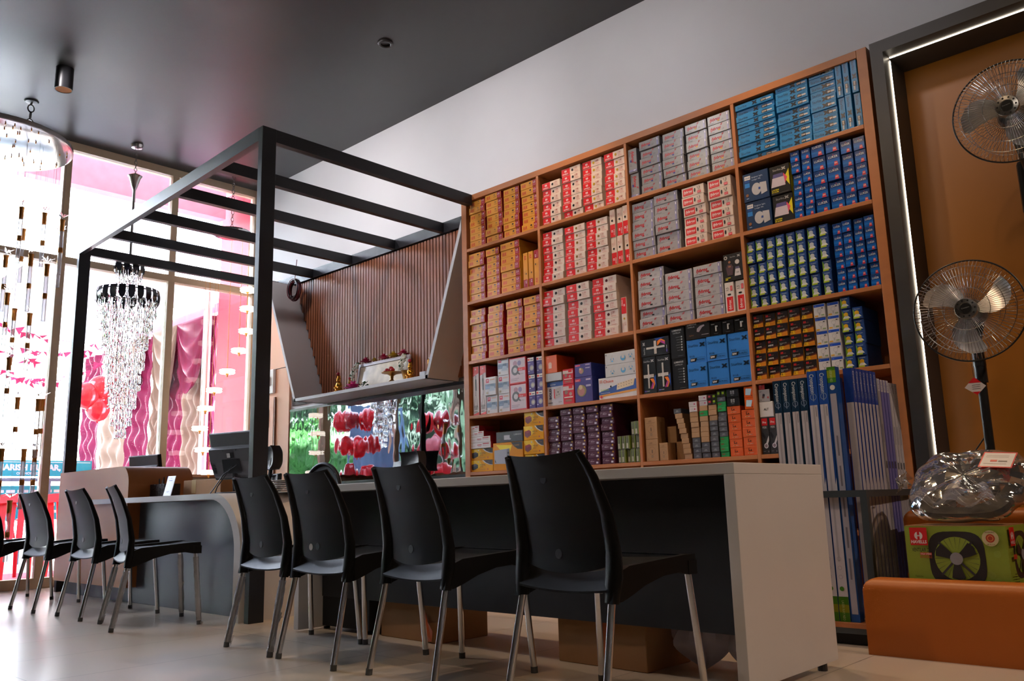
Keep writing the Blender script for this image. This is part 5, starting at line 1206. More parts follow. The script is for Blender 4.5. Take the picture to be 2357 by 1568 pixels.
for v in (.75, .65, .22): F.rect(.12, v, .8, v+.03, P('#a89890'))
F.rect(.3, .36, .5, .48, P('#c8483c')); F.rect(.54, .36, .8, .44, P('#7a6a64')); b.build('warranty_card', t)

# pedestal and wall fans
M_chr = mat('guard_chrome', (.55, .53, .52), rough=.22, metal=1, var=0)
M_blk2 = mat('fan_gloss_black', (.014, .014, .015), rough=.3)
def fan_head(t, a0, R=.24):
    g = MB(); n = 88
    for i in range(n):
        a = 6.2832*i/n + .0; c, s_ = math.cos(a), math.sin(a)
        g.tube([(.05*c, -.085, .05*s_), (.12*c, -.083, .12*s_), (.20*c, -.06, .20*s_), (.232*c, -.03, .232*s_), (R*c, .0, R*s_)], .0011, 4, M_chr, cap=False)
    for r, y in ((.10, -.0855), (.16, -.074), (.205, -.058)): g.torus((0, y, 0), r, .0014, M_chr, 'y', 56, 5)
    g.build('front_guard', t)
    g = MB()
    for i in range(60):
        a = 6.2832*i/60; c, s_ = math.cos(a), math.sin(a)
        g.tube([(.06*c, .085, .06*s_), (.17*c, .075, .17*s_), (.225*c, .04, .225*s_), (R*c, .0, R*s_)], .0011, 4, M_chr, cap=False)
    for r, y in ((.12, .081), (.19, .065)): g.torus((0, y, 0), r, .0014, M_chr, 'y', 48, 5)
    g.build('rear_guard', t)
    MB().torus((0, 0, 0), R, .004, M_blk2, 'y', 72, 8).build('rim', t, smooth=1)
    for k in range(3): fan_blade(a0 + 2.0944*k, .045, .205, .078, M_sil, .45, .30).build('blade', t, smooth=.7)
    MB().ring([(0, -.092), (.026, -.0925), (.028, -.094), (.047, -.092), (.05, -.085), (.05, -.06), (.035, -.05)], 30, M_chr, axis='y').build('hub', t, smooth=.5)
    b = MB().ring([(.024, -.0955), (.024, -.093)], 24, M_blk2, axis='y'); F = Face(b, (-.022, -.0958, -.008), (.98, 0, .17), (-.17, 0, .98), .044, .016); F.text(.5, .3, 'Crompton', .36, P('#a8a6a4'), cen=True, maxw=.9)
    for i in range(10): a = 6.2832*i/10; b.ring([(.0045, -.0945), (.0045, -.091)], 6, M_blk2, (.038*math.cos(a), 0, .038*math.sin(a)), axis='y')
    b.build('hub_badge', t)
    MB().ring([(.0, .03), (.055, .04), (.065, .08), (.06, .15), (.03, .18), (0, .185)], 24, M_blk2, axis='y').build('motor', t, smooth=.6)
t = thing('pedestal_fan', 'silver-bladed pedestal fan with black pole behind the planters', 'fan', (-1.115, 4.36, 1.49), 0, 'exhibited fans')
fan_head(t, 4.35)
t.rotation_euler = (.05, 0, .12)
pt = MB(); pt.tube([(.02, .13, -.02), (.0, .10, -.14), (.0, .10, -.26)], [.03, .024, .03], 12, M_blk2); pt.build('neck', t, smooth=.6)
MB().tube([(.0, .10, -.24), (-.005, .10, -.945)], .021, 14, M_blk2).tube([(.0, .10, -.24), (0, .105, -.34)], .028, 14, M_blk2).build('pole', t, smooth=.6)
MB().ring([(.07, 0), (.068, .02), (.03, .03)], 30, M_blk2, (-.005, .10, -.955)).build('base', t, smooth=.6)
b = MB(); b.tube([(-.02, .0, -.25), (-.018, .0, -.32)], .0012, 5, M_chr); b.poly([(-.018, 0, -.315), (.028, 0, -.36), (-.012, 0, -.40), (-.062, 0, -.362)], P('#d4cccc')); b.poly([(-.018, -.0006, -.315), (.01, -.0006, -.342), (-.045, -.0006, -.342)], RED); b.poly([(-.012, -.0006, -.40), (.004, -.0006, -.384), (-.032, -.0006, -.384)], RED)
for i in range(3): b.poly([(-.03, -.0008, -.352-.009*i), (.005, -.0008, -.350-.009*i), (.005, -.0008, -.352-.009*i), (-.03, -.0008, -.354-.009*i)], P('#6a6468'))
b.build('price_tag', t)
MB().tube([(-.0, .14, -.30), (-.02, .15, -.42), (.0, .16, -.52), (-.03, .16, -.60), (-.09, .15, -.68), (-.10, .15, -.80)], .0035, 6, M_cable).build('power_cord', t, smooth=1)
t = thing('wall_fan', 'silver-bladed wall fan on the tan panel, cut by the right edge of the photo', 'fan', (-.82, 4.30, 2.38), 0, 'exhibited fans')
fan_head(t, 2.75); t.rotation_euler = (.06, 0, .08)
MB().tube([(0, .15, 0), (.01, .22, -.12), (.02, .40, -.20)], [.04, .035, .04], 12, M_blk2).build('neck', t, smooth=.6)
MB().box(-.05, .09, .36, .55, -.42, -.14, M_blk2).build('wall_bracket', t, bevel=.02)
b = MB(); b.box(.0, .07, .352, .36, -.36, -.22, mat('switch_grey', '#55565c', rough=.4)); b.ring([(.022, .34), (.022, .353)], 18, M_blk2, (.035, 0, -.31), axis='y'); b.build('switch_plate', t)

# ------------------------------------------------------------------ shrine things in the niche
M_gold = mat('gold', '#c88a2c', rough=.25, metal=1, var=.1, bump=.2, bscale=120)
M_brass = mat('brass', '#b88a48', rough=.3, metal=1, var=.08)
NZ = 1.6932; NY = 4.62
t = thing('framed_picture', 'framed pale picture leaning on the slats, garlanded with flowers', 'picture', (-6.13, 4.79, NZ+.012), 0, rot=(-.16, 0, 0))
m = MB(); fr = mat('picture_frame', '#c8c0c4', rough=.25)
for q in ((-.37, .37, .235, .262), (-.37, .37, 0, .02), (-.37, -.35, .0201, .2349), (.35, .37, .0201, .2349)): m.box(q[0], q[1], -.018, 0, q[2], q[3], fr)
m.build('frame', t)
MB().box(-.349, .349, -.008, -.002, .021, .234, mat('picture_gilt', '#e4d8c0', rough=.12, var=.25, scale=9)).build('picture', t)
def blossoms(m, path, r, n, mt, seed):
    rnd = random.Random(seed)
    for i in range(n):
        k = i/n*(len(path)-1); j = min(int(k), len(path)-2); p = Vector(path[j]).lerp(Vector(path[j+1]), k-j)
        m.sphere((p.x+rnd.uniform(-r, r), p.y-.02+rnd.uniform(-.01, .01), p.z+rnd.uniform(-r, r)*.6), rnd.uniform(.008, .012), mt, 7, 5)
M_jas = mat('jasmine', '#dcdccb', rough=.6, var=.12); M_lf = mat('leaf_dark', '#274a1c', rough=.5)
for nm, pth, lb in (('l', [(-.36, -.02, .26), (-.40, -.03, .18), (-.41, -.03, .08), (-.39, -.03, .01)], 'white jasmine garland hanging down the left edge of the picture'), ('r', [(.33, -.02, .25), (.31, -.03, .17), (.32, -.03, .10)], 'white jasmine garland over the right upper corner of the picture')):
    m = MB(); blossoms(m, pth, .026, 70, M_jas, 3); blossoms(m, pth, .02, 10, M_lf, 5)
    o = m.build('flower_garland', None, (-6.13, 4.785, NZ+.012), smooth=1, rot=(-.16, 0, 0)); tag(o, lb, 'garland', 'jasmine garlands on the picture')
def blossom(label, loc, r, colr, seed, stem=False):
    rnd = random.Random(seed); m = MB(); mt = mat('petal_'+colr.lstrip('#'), colr, rough=.5, var=.15, scale=60)
    for ring_, (n, rr, tl) in enumerate(((5, .35, 1.3), (8, .7, .8), (10, 1., .35))):
        for i in range(n):
            a = 6.2832*i/n+ring_*.4+rnd.uniform(-.1, .1); c, s_ = math.cos(a), math.sin(a); h = r*rr
            m.grid(lambda u, v, c=c, s_=s_, h=h, tl=tl: ((c*v*h - s_*(u-.5)*h*.9*math.sin(math.pi*min(.97, v*.8+.1))), (s_*v*h + c*(u-.5)*h*.9*math.sin(math.pi*min(.97, v*.8+.1))), r*.9*math.sin(v*1.4)*tl*(.8+.3*(u-.5)**2)), 4, 5, mt)
    o = m.build('blossom', None, loc, smooth=1); return tag(o, label, 'flower', 'flowers on the shrine')
for i, (x, c, lb) in enumerate([(-.27, '#b81c48', 'crimson flower at the left end of the frame top'), (-.14, '#b8981c', 'small yellow flower on the frame top'), (.0, '#b81c48', 'crimson flower in the middle of the frame top'), (.14, '#b8981c', 'larger yellow flower right of middle on the frame top'), (.28, '#b81c48', 'crimson flower at the right end of the frame top')]):
    blossom(lb, (-6.13+x, 4.815, NZ+.28), .052 if i != 1 else .032, c, i)
lt = blossom('large pink lotus on the niche shelf before the picture', (-6.33, 4.62, NZ), .085, '#d0468c', 9); lt.name = 'lotus_flower'
m = MB(); rnd = random.Random(2)
for i in range(26):
    a, r = rnd.uniform(0, 6.28), rnd.uniform(.0, .06); p = Vector((r*math.cos(a), r*math.sin(a)*.6, rnd.uniform(.005, .05))); q = Vector((rnd.uniform(-.04, .04), rnd.uniform(-.02, .02), rnd.uniform(.01, .03))); s_ = Vector((-q.y, q.x, .01)).normalized()*.012
    m.poly([p, p+q*.5+s_, p+q, p+q*.5-s_], M_lf)
tag(m.build('leaf_bunch', None, (-6.19, 4.64, NZ)), 'bunch of dark green leaves right of the lotus', 'leaves')
def idol(label, x, y, s, seed):
    t = thing('idol', label, 'idol', (x, y, NZ), 0, 'gilded idols in the niche')
    MB().ring([(.05*s, 0), (.052*s, .015*s), (.04*s, .025*s), (.045*s, .04*s)], 18, M_gold).build('pedestal', t, smooth=.5)
    b = MB(); b.sphere((0, 0, .075*s), (.042*s, .034*s, .045*s), M_gold, 14, 10); b.sphere((0, -.005*s, .135*s), (.024*s, .024*s, .027*s), M_gold, 12, 8)
    for k in (-1, 1): b.tube([(k*.03*s, 0, .10*s), (k*.05*s, -.01*s, .075*s), (k*.035*s, -.035*s, .06*s)], [.012*s, .01*s, .008*s], 7, M_gold); b.sphere((k*.03*s, -.02*s, .05*s), (.025*s, .02*s, .014*s), M_gold, 10, 6)
    b.ring([(.028*s, .15*s), (.018*s, .17*s), (.02*s, .18*s), (.0, .20*s)], 12, M_gold); b.build('body', t, smooth=.8)
    MB().sphere((0, -.01*s, .205*s), (.022*s, .02*s, .018*s), mat('petal_red', '#b01420', rough=.5), 9, 7).build('red_flower', t, smooth=1)
idol('gilded seated idol with red flower left of the lotus', -6.55, 4.62, .85, 1)
idol('smaller gilded idol half behind the lotus', -6.46, 4.68, .62, 2)
idol('gilded idol with red flower beside the brass bowl', -5.52, 4.62, .8, 3)
tag(MB().ring([(.0, .004), (.03, 0), (.035, .01), (.058, .085), (.062, .09), (.054, .088), (.03, .014), (0, .012)], 26, M_brass).build('brass_bowl', None, (-5.60, 4.66, NZ), smooth=.7), 'tapered brass bowl right of the picture', 'bowl')
t = thing('oil_lamp', 'footed brass lamp dish with red flowers before the picture', 'lamp', (-5.755, 4.61, NZ))
MB().ring([(.035, 0), (.03, .012), (.012, .03), (.016, .06), (.04, .075), (.09, .085), (.092, .09), (.0, .082)], 28, M_brass).build('dish', t, smooth=.7)
m = MB()
for i, (x, z) in enumerate(((-.08, .10), (-.055, .115), (.0, .125), (.02, .11), (-.03, .10))): m.sphere((x, -.01, z), (.022, .02, .018), mat('petal_red', '#b01420'), 9, 7)
m.build('red_flowers', t, smooth=1)
t = thing('incense_stand', 'slim brass pillar stand at the right end of the niche', 'stand', (-5.375, 4.70, NZ))
MB().ring([(.05, 0), (.05, .008), (.02, .012), (.018, .035), (.012, .04), (.010, .12), (.014, .125), (.011, .13), (.012, .155), (.004, .17), (0, .172)], 20, M_brass).build('pillar', t, smooth=.6)
MB().ring([(.085, 0), (.09, .008), (.085, .009), (.0, .004)], 26, M_brass, (-.02, -.04, 0)).build('tray', t, smooth=.5)
tag(MB().box(-.035, .035, -.012, .012, 0, .045, P('#c8c6cc', .2)).build('small_white_box', None, (-5.33, 4.60, NZ), bevel=.002), 'small white box in the right corner of the niche', 'box')
m = MB()
for i in range(14):
    rr_ = random.Random(i); ox, oz, R = rr_.uniform(-.012, .012), rr_.uniform(-.015, .015), rr_.uniform(.07, .10)
    m.torus((ox, (i-7)*.004, oz), R, .0045, mat('red_wire', '#5c0f1c', rough=.35) if i % 3 else mat('dark_wire', '#2a0a10', rough=.35), 'y', 32, 6, 1., 1.15)
m.tube([(0, 0, .11), (.01, 0, .2), (0, .02, .33)], .004, 6, mat('red_wire', '#5c0f1c'))
m.torus((.02, 0, .10), .014, .008, mat('yellow_tie', '#c8a01c', rough=.4), 'x', 14, 6)
tag(m.build('wire_coil', None, (-7.46, 4.70, 2.86), smooth=1), 'coil of red wire hung in the upper left corner of the niche', 'wire coil')

# ------------------------------------------------------------------ chandeliers
M_crys = mat('crystal', (1, 1, 1), rough=.02, trans=1., ior=1.5, var=0)
M_chain = mat('chain_steel', (.20, .19, .18), rough=.3, metal=1, var=0)
M_gcap = mat('rose_gold', '#d8924a', rough=.35, metal=.75, var=0)
M_tubeg = thin_glass('frosted_tube', '#ffffff', refl=.08, rough=.1, opac=.45)
def chain(t, x, y, z0, z1, r=.016):
    m = MB(); n = int((z1-z0)/(r*2.4))
    for i in range(n+1): m.torus((x, y, z0+(z1-z0)*i/max(1, n)), r, r*.22, M_chain, 'x' if i % 2 else 'y', 12, 5, .7 if i % 2 == 0 else 1., 1.3 if i % 2 == 0 else 1.3)
    m.build('chain', t, smooth=1)
t = thing('drop_chandelier', 'big round ceiling chandelier with gold-capped glass tubes at the window', 'chandelier', (0, 0, 0))
MB().ring([(0, 3.86), (.615, 3.86), (.62, 3.85), (.62, 3.82), (.60, 3.815), (0, 3.815)], 56, mat('polished_plate', (.75, .73, .74), rough=.12, metal=.6), (-7.97, 2.0, 0)).build('ceiling_plate', t, smooth=.5)
chain(t, -7.9, 2.25, 3.87, 4.275, .026); chain(t, -8.04, 1.75, 3.87, 4.275, .026)
for x, y in ((-7.9, 2.25), (-8.04, 1.75)): MB().ring([(.06, 4.279), (.05, 4.268), (.01, 4.262)], 20, M_blk, (x, y, 0)).build('ceiling_cup', t, smooth=.5)
m = MB(); rnd = random.Random(5)
for i in range(60):
    a, r = rnd.uniform(0, 6.28), .6*math.sqrt(rnd.uniform(.02, .95)); m.tube([(-7.97+r*math.cos(a), 2.0+r*math.sin(a), 3.814), (-7.97+r*math.cos(a), 2.0+r*math.sin(a), 3.796)], .005, 6, M_gcap)
m.build('plate_studs', t)
PEND = [(-7.78,2.21,3.19),(-7.87,2.42,3.21),(-7.75,2.53,3.14),(-7.85,2.56,3.05),(-7.99,2.18,2.80),(-7.67,2.28,2.76),(-7.61,2.39,2.68),(-8.06,2.30,2.36),(-7.75,2.33,2.27),(-7.77,2.21,1.88),(-8.12,2.40,1.60),(-7.82,2.47,1.56),(-7.97,2.55,1.58),(-7.85,2.40,1.14),(-7.90,2.50,1.14),(-7.73,2.20,1.13),(-7.94,2.35,.72),(-8.07,2.32,3.09),(-7.93,2.20,2.46)]
M_flow = mat('flower_crystal', '#f2d8c0', rough=.1, trans=.7, var=.1)
for i, (x, y, z) in enumerate(PEND):
    g = MB().ring([(.0165, z-.05), (.0165, z-.44), (.012, z-.44)], 14, M_tubeg, (x, y, 0)).build('glass_tube', t, smooth=.6)
    c = MB(); c.ring([(.019, z+.045), (.023, z+.055), (.019, z+.03), (.0185, z-.05), (.017, z-.05)], 16, M_gcap, (x, y, 0)); c.build('gold_cap', g, smooth=.5); MB().ring([(.0175, z-.20), (.019, z-.205), (.019, z-.24), (.0175, z-.245)], 16, M_gcap, (x, y, 0)).build('gold_band', g, smooth=.5)
    m = MB().tube([(x, y, z+.05), (x, y, 3.815)], .0008, 4, M_chain, cap=False)
    for k in range(7):
        a = 6.2832*k/7+i; m.poly([(x, y, z+.075), (x+.03*math.cos(a)-.008*math.sin(a), y+.03*math.sin(a)+.008*math.cos(a), z+.10), (x+.06*math.cos(a), y+.06*math.sin(a), z+.115-.03*(k % 2)), (x+.03*math.cos(a)+.008*math.sin(a), y+.03*math.sin(a)-.008*math.cos(a), z+.10)], M_flow)
    m.build('crystal_flower', g)
# two-tier crystal
cx, cy = -8.21, 3.32
t = thing('crystal_chandelier', 'two-tier crystal chandelier with black petals at the window', 'chandelier', (cx, cy, 0))
MB().ring([(.06, 4.278), (.05, 4.25), (.01, 4.24)], 22, M_chr, ).build('ceiling_cup', t, smooth=.5)
chain(t, 0, 0, 3.98, 4.24, .014)
MB().ring([(.012, 3.98), (.07, 3.95), (.055, 3.93), (.025, 3.83), (.014, 3.80), (.014, 3.50), (.022, 3.49), (.014, 3.47), (.014, 3.08)], 18, M_chr).build('stem', t, smooth=.6)
M_pet = mat('black_petal', (.02, .022, .03), rough=.12)
for R, z, n in ((.125, 3.07, 11), (.275, 2.77, 22)):
    MB().torus((0, 0, z-.02), R*.96, .006, M_chr, 'z', 40, 6).build('tier_ring', t, smooth=1)
    for i in range(n):
        a = 6.2832*i/n; w_ = .030; c, s_ = math.cos(a), math.sin(a)
        pf = lambda u, v, c=c, s_=s_: ((R+.012*math.sin(v*3))*c - s_*(u-.5)*2*w_*(1 if v < .55 else math.sqrt(max(.02, 1-((v-.55)/.45)**2))), (R+.012*math.sin(v*3))*s_ + c*(u-.5)*2*w_*(1 if v < .55 else math.sqrt(max(.02, 1-((v-.55)/.45)**2))), z-.13*v)
        MB().shell(pf, 3, 7, M_pet, .004, (c, s_, 0)).build('petal', t, smooth=.6)
m = MB(); rnd = random.Random(8)
for R, z0, z1, n in ((.115, 2.97, 2.75, 26), (.07, 2.95, 2.72, 14), (.26, 2.68, 2.50, 44), (.235, 2.66, 2.38, 40), (.20, 2.62, 2.20, 38), (.175, 2.55, 2.0, 34), (.15, 2.3, 1.80, 30), (.12, 2.1, 1.62, 26), (.09, 1.9, 1.46, 20), (.05, 1.7, 1.34, 12)):
    for i in range(n):
        a = 6.2832*i/n + rnd.uniform(-.05, .05); x, y = R*math.cos(a), R*math.sin(a); z = z0 + rnd.uniform(-.03, .03)
        while z > z1:
            L_ = min(.085, z-z1+.01); m.tube([(x, y, z), (x, y, z-L_*.5), (x, y, z-L_+.012), (x, y, z-L_+.004)], [.003, .0075, .0075, .002], 5, M_crys); z -= .095
o = m.build('crystal_strands', t); o['kind'] = 'stuff'
# spiral of lit glass discs
t = thing('spiral_pendant', 'spiral pendant light with ten white glass discs at the window', 'chandelier', (0, 0, 0))
px_, py_ = -8.213, 4.383
MB().ring([(.05, 4.278), (.04, 4.262), (.01, 4.258)], 20, M_chr, (px_, py_, 0)).build('ceiling_cup', t, smooth=.5)
chain(t, px_, py_, 3.62, 4.26, .016)
MB().ring([(0, 3.60), (.20, 3.60), (.205, 3.585), (.20, 3.565), (0, 3.565)], 40, mat('mirror_plate', (.6, .6, .62), rough=.08, metal=1, var=0), (px_, py_, 0)).build('ceiling_plate', t, smooth=.5)
M_disc = mat('lit_glass', '#fff4e6', rough=.3, emit='#fff0dc', es=1.5, var=0)
for i, (x, y, z) in enumerate([(-8.16,4.562,2.97),(-8.16,4.565,2.763),(-8.15,4.555,2.515),(-8.159,4.483,2.297),(-8.211,4.386,2.071),(-8.269,4.279,1.872),(-8.306,4.21,1.681),(-8.328,4.169,1.475),(-8.31,4.202,1.257),(-8.28,4.258,1.028)]):
    g = MB(); n = 40; b_ = []
    prof = [(.02, .022), (.07, .024), (.078, .012), (.070, .0), (.078, -.012), (.07, -.022), (.02, -.02)]
    g.ring(prof, n, M_disc, (x, y, z)); 
    for k, vv in enumerate(g.v):
        w_ = 1 + .07*math.sin(9*6.2832*(k % n)/n); g.v[k] = (x+(vv[0]-x)*w_, y+(vv[1]-y)*w_, vv[2])
    g = g.build('glass_disc', t, smooth=.6)
    MB().tube([(x, y, z+.02), (x, y, z+.10), (x, y, 3.566)], [.004, .003, .0012], 6, M_gcap, cap=False).ring([(.016, z-.02), (.016, z-.03), (.008, z-.034), (.008, z-.055)], 12, M_gcap, (x, y, 0)).build('stem', g)

# ------------------------------------------------------------------ street outside
M_pave = mat('street_paving', (.42, .40, .38), rough=.85, var=.1)
struct('ground_outside', MB().box(-60, GX-.12, -40, 40, -.2, -.05, M_pave))
M_carp = mat('red_carpet', '#8e1c34', rough=.9, var=.15, scale=30)
tag(MB().box(-11.4, GX-.2, 1.6, 4.3, -.049, -.022, M_carp).build('red_carpet'), 'red carpet on the pavement outside the glass front', 'carpet')
# tent drapes hung in panels
M_mar = mat('maroon_satin', (.19, .008, .045), rough=.5, var=.1, spec=.15)
M_crm = mat('cream_satin', (.27, .18, .125), rough=.5, var=.05, spec=.15)
M_dot = mat('silver_sequin', '#b89098', rough=.3, metal=.2, var=0)
def drape(label, x0, x1, y, z0, z1, mt, seed, dots):
    rnd = random.Random(seed); p0 = rnd.uniform(0, 6)
    def f(u, v):
        fold = .035*math.sin(9*v*6.28 + 9*(u-.35)**2 + p0)*(.35+.65*math.sin(math.pi*u)) + .03*math.sin(u*19+p0)
        return (x0+(x1-x0)*u + .015*math.sin(v*9+p0), y+fold, z0+(z1-z0)*v)
    t = MB().shell(f, 26, 60, mt, .008, (0, 1, 0)); 
    o = t.build('tent_drape', None, smooth=1); tag(o, label, 'drape', 'tent drapes outside')
    if dots:
        d = MB(); n = 220
        for i in range(n):
            u, v = rnd.random(), rnd.random(); q = f(u, v); s_ = .006; d.poly([(q[0]-s_, q[1]-.004, q[2]), (q[0], q[1]-.004, q[2]-s_), (q[0]+s_, q[1]-.004, q[2]), (q[0], q[1]-.004, q[2]+s_)], M_dot)
        q = d.build('sequins', o); q['kind'] = 'stuff'
DY = 5.3
for i, (a, c, mt, lb) in enumerate([(-14.6, -13.9, M_mar, 'far-left maroon drape next to the red balloons'), (-13.9, -12.9, M_crm, 'left cream drape behind the crystal chandelier'), (-12.9, -12.1, M_mar, 'maroon drape right of the crystal chandelier'), (-12.1, -11.75, M_crm, 'narrow cream drape hidden by the window mullion'), (-11.75, -11.1, M_mar, 'broad maroon sequinned drape right of the mullion'), (-11.1, -10.5, M_crm, 'broad cream drape beside the spiral pendant light'), (-10.5, -10.2, M_mar, 'narrow maroon drape at the right end of the tent wall')]):
    drape(lb, a+.02, c-.02, DY, -.04, 3.15, mt, i, mt is M_mar)
def swag(label, x0, x1, mt, dz, seed):
    def f(u, v): uu = 2*u-1; drop = dz*(1-uu*uu)*v + .05*v; return (x0+(x1-x0)*u, DY-.13-.05*math.sin(math.pi*u)*math.sin(v*20), 3.15-drop)
    o = MB().shell(f, 20, 24, mt, .006, (0, 1, 0)).build('drape_swag', None, smooth=1); tag(o, label, 'drape', 'swags along the top of the tent')
swag('cream swag over the left part of the tent wall', -13.4, -12.2, M_crm, 1.0, 1); swag('cream swag right of the mullion at the tent top', -11.85, -11.1, M_crm, 1.1, 2); swag('maroon swag at the right top of the tent', -11.1, -10.25, M_mar, .95, 3)
M_pinkr = mat('pink_roof', '#e07a9c', rough=.6)
M_tent = mat('tent_fabric', (.75, .74, .73), rough=.8, trans=.0, var=.03)
_n = M_tent.node_tree; _tr = _n.nodes.new('ShaderNodeBsdfTranslucent'); _tr.inputs['Color'].default_value = (.75, .72, .72, 1); _mx = _n.nodes.new('ShaderNodeMixShader'); _mx.inputs[0].default_value = .5
_n.links.new(_n.nodes['Principled BSDF'].outputs[0], _mx.inputs[1]); _n.links.new(_tr.outputs[0], _mx.inputs[2]); _n.links.new(_mx.outputs[0], _n.nodes['Material Output'].inputs['Surface'])
tag(MB().shell(lambda u, v: (-15.2+5*u, 3.0+2.2*v, 3.42+.10*math.sin(3.14*v)), 8, 8, M_tent, .004, (0, 0, 1)).build('tent_awning', None, smooth=1), 'white fabric tent awning in front of the drapes', 'awning')
tag(MB().prism([(-15, 3.2), (-10.2, 3.2), (-10.2, 3.32), (-15, 3.26)], DY, DY+2.2, M_pinkr).build('tent_roof'), 'pink tent roof edge above the drapes', 'tent roof')
tag(MB().box(-40, GX-.1, 1.0, 6.0, 4.35, 4.42, mat('canopy_pink', '#f0a8b8', rough=.7)).build('canopy') , 'pink awning above the shop window', 'awning') if 0 else None
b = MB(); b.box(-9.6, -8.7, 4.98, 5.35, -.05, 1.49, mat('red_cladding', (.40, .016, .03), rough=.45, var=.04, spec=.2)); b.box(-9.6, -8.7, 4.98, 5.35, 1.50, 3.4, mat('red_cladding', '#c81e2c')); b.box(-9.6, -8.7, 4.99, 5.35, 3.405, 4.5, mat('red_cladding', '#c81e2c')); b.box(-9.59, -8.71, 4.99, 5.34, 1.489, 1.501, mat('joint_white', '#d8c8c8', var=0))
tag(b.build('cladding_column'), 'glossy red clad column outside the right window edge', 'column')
M_pinkf = mat('fascia_pink', '#f0a4b8', rough=.6)
tag(MB().box(-9.5, -9.35, 2.6, 4.9, 4.15, 4.6, M_pinkf).build('fascia_board'), 'pink fascia board along the top of the window outside', 'fascia')
t = thing('tent_pole', 'white tent pole between the drapes and the red column', 'pole', (-9.9, 5.0, -.05)); MB().tube([(0, 0, 0), (0, 0, 3.4)], .05, 14, P('#dcd8dc', .4)).build('shaft', t, smooth=.6); MB().ring([(.12, 0), (.1, .03), (.05, .04)], 20, P('#8a8488', .4)).build('base', t)
# balloons
def balloon_mesh(colr):
    m = MB(); mt = mat('balloon_'+colr.lstrip('#'), colr, rough=.15, coat=.5, var=0)
    m.sphere((0, 0, 0), (.145, .145, .165), mt, 20, 14); m.ring([(.004, -.165), (.014, -.182), (.002, -.178)], 8, mt); return m.mesh('balloon', 1.2)
BM = {c: balloon_mesh(c) for c in ('#d8202c', '#e0808c', '#a81020')}
def bal(c, x, y, z, s, label, group):
    o = bpy.data.objects.new('balloon', BM[c]); COL.objects.link(o); o.location = (x, y, z); o.scale = (s, s, s); tag(o, label, 'balloon', group)
for (y, z), lb in zip(((4.02, 2.08), (4.17, 2.18), (4.16, 1.93)), ('left red balloon of three tied beside the pergola post', 'upper red balloon of three, half behind the crystals', 'lowest red balloon of three beside the maroon drape')): bal('#d8202c', -11, y, z, 1.0, lb, 'balloon cluster at the window')
bal('#d8202c', -10.15, 2.52, 1.85, 1.0, 'red balloon cut off by the left edge of the photo', 'balloon columns at the entrance')
rnd = random.Random(21)
for cx_, cy_, nm in ((-10.0, 2.40, 'first'), (-10.0, .95, 'second')):
    for k in range(20):
        lv = k//4; a = 1.5708*(k % 4)+.7*lv; z = .30+.40*lv
        bal(rnd.choice(['#d8202c', '#e0808c', '#a81020', '#d8202c']), cx_+.19*math.cos(a)-.05, cy_+.19*math.sin(a)-.08, z+rnd.uniform(-.05, .05), rnd.uniform(.82, .95), 'balloon in the %s entrance column, seen in the rippled mirror' % nm, 'balloon columns at the entrance')
M_tarp = mat('blue_banner', '#7ab4e8', rough=.5, var=.3, scale=1.6)
tag(MB().shell(lambda u, v: (-10.9+.03*math.sin(9*u), 0.80+1.05*u, .0+2.2*v), 14, 6, M_tarp, .02, (-1, 0, 0)).build('blue_banner', None, smooth=1), 'light blue banner beyond the entrance, seen in the mirror', 'banner')
M_hed = mat('hedge_leaf', '#2f6a22', rough=.6, var=.45, scale=3)
M_tree = mat('tree_leaf', '#1d3a24', rough=.6, var=.4, scale=3)
def foliage(name, label, c, r, mt, n, ls, seed):
    rnd = random.Random(seed); m = MB()
    m.sphere(c, tuple(q*.8 for q in r), mt, 20, 14, fn=lambda u, v: 1+.12*math.sin(9*6.28*u)*math.sin(7*v*3.14))
    for i in range(n):
        a, b_ = rnd.uniform(0, 6.28), math.acos(rnd.uniform(-.9, 1)); k = rnd.uniform(.75, 1.05)
        p = Vector((c[0]+r[0]*k*math.sin(b_)*math.cos(a), c[1]+r[1]*k*math.sin(b_)*math.sin(a), c[2]+r[2]*k*math.cos(b_))); u = Vector((rnd.gauss(0, 1), rnd.gauss(0, 1), rnd.gauss(0, 1))).normalized()*ls; w = Vector((rnd.gauss(0, 1), rnd.gauss(0, 1), rnd.gauss(0, 1))).normalized()*ls*.5
        m.poly([p-u, p+w, p+u, p-w], mt)
    return tag(m.build(name), label, name.split('_')[0])
foliage('hedge', 'bright green hedge across the street, seen in the mirror', (-19.2, -2.9, 1.0), (1.0, 2.3, 1.9), M_hed, 2600, .09, 1)
foliage('tree', 'dark green tree behind the hedge, seen in the mirror', (-23.2, -3.4, 4.6), (1.8, 3.8, 2.4), M_tree, 3000, .16, 2)
foliage('tree', 'dark broad tree left of the hedge, seen at the right of the mirror', (-21, -9.5, 2.6), (2, 3.0, 3.2), M_tree, 2600, .16, 3)
foliage('tree', 'dark broad tree farthest along the street, seen in the mirror edge', (-21, -16, 2.8), (2, 3.2, 3.4), M_tree, 2600, .16, 4)
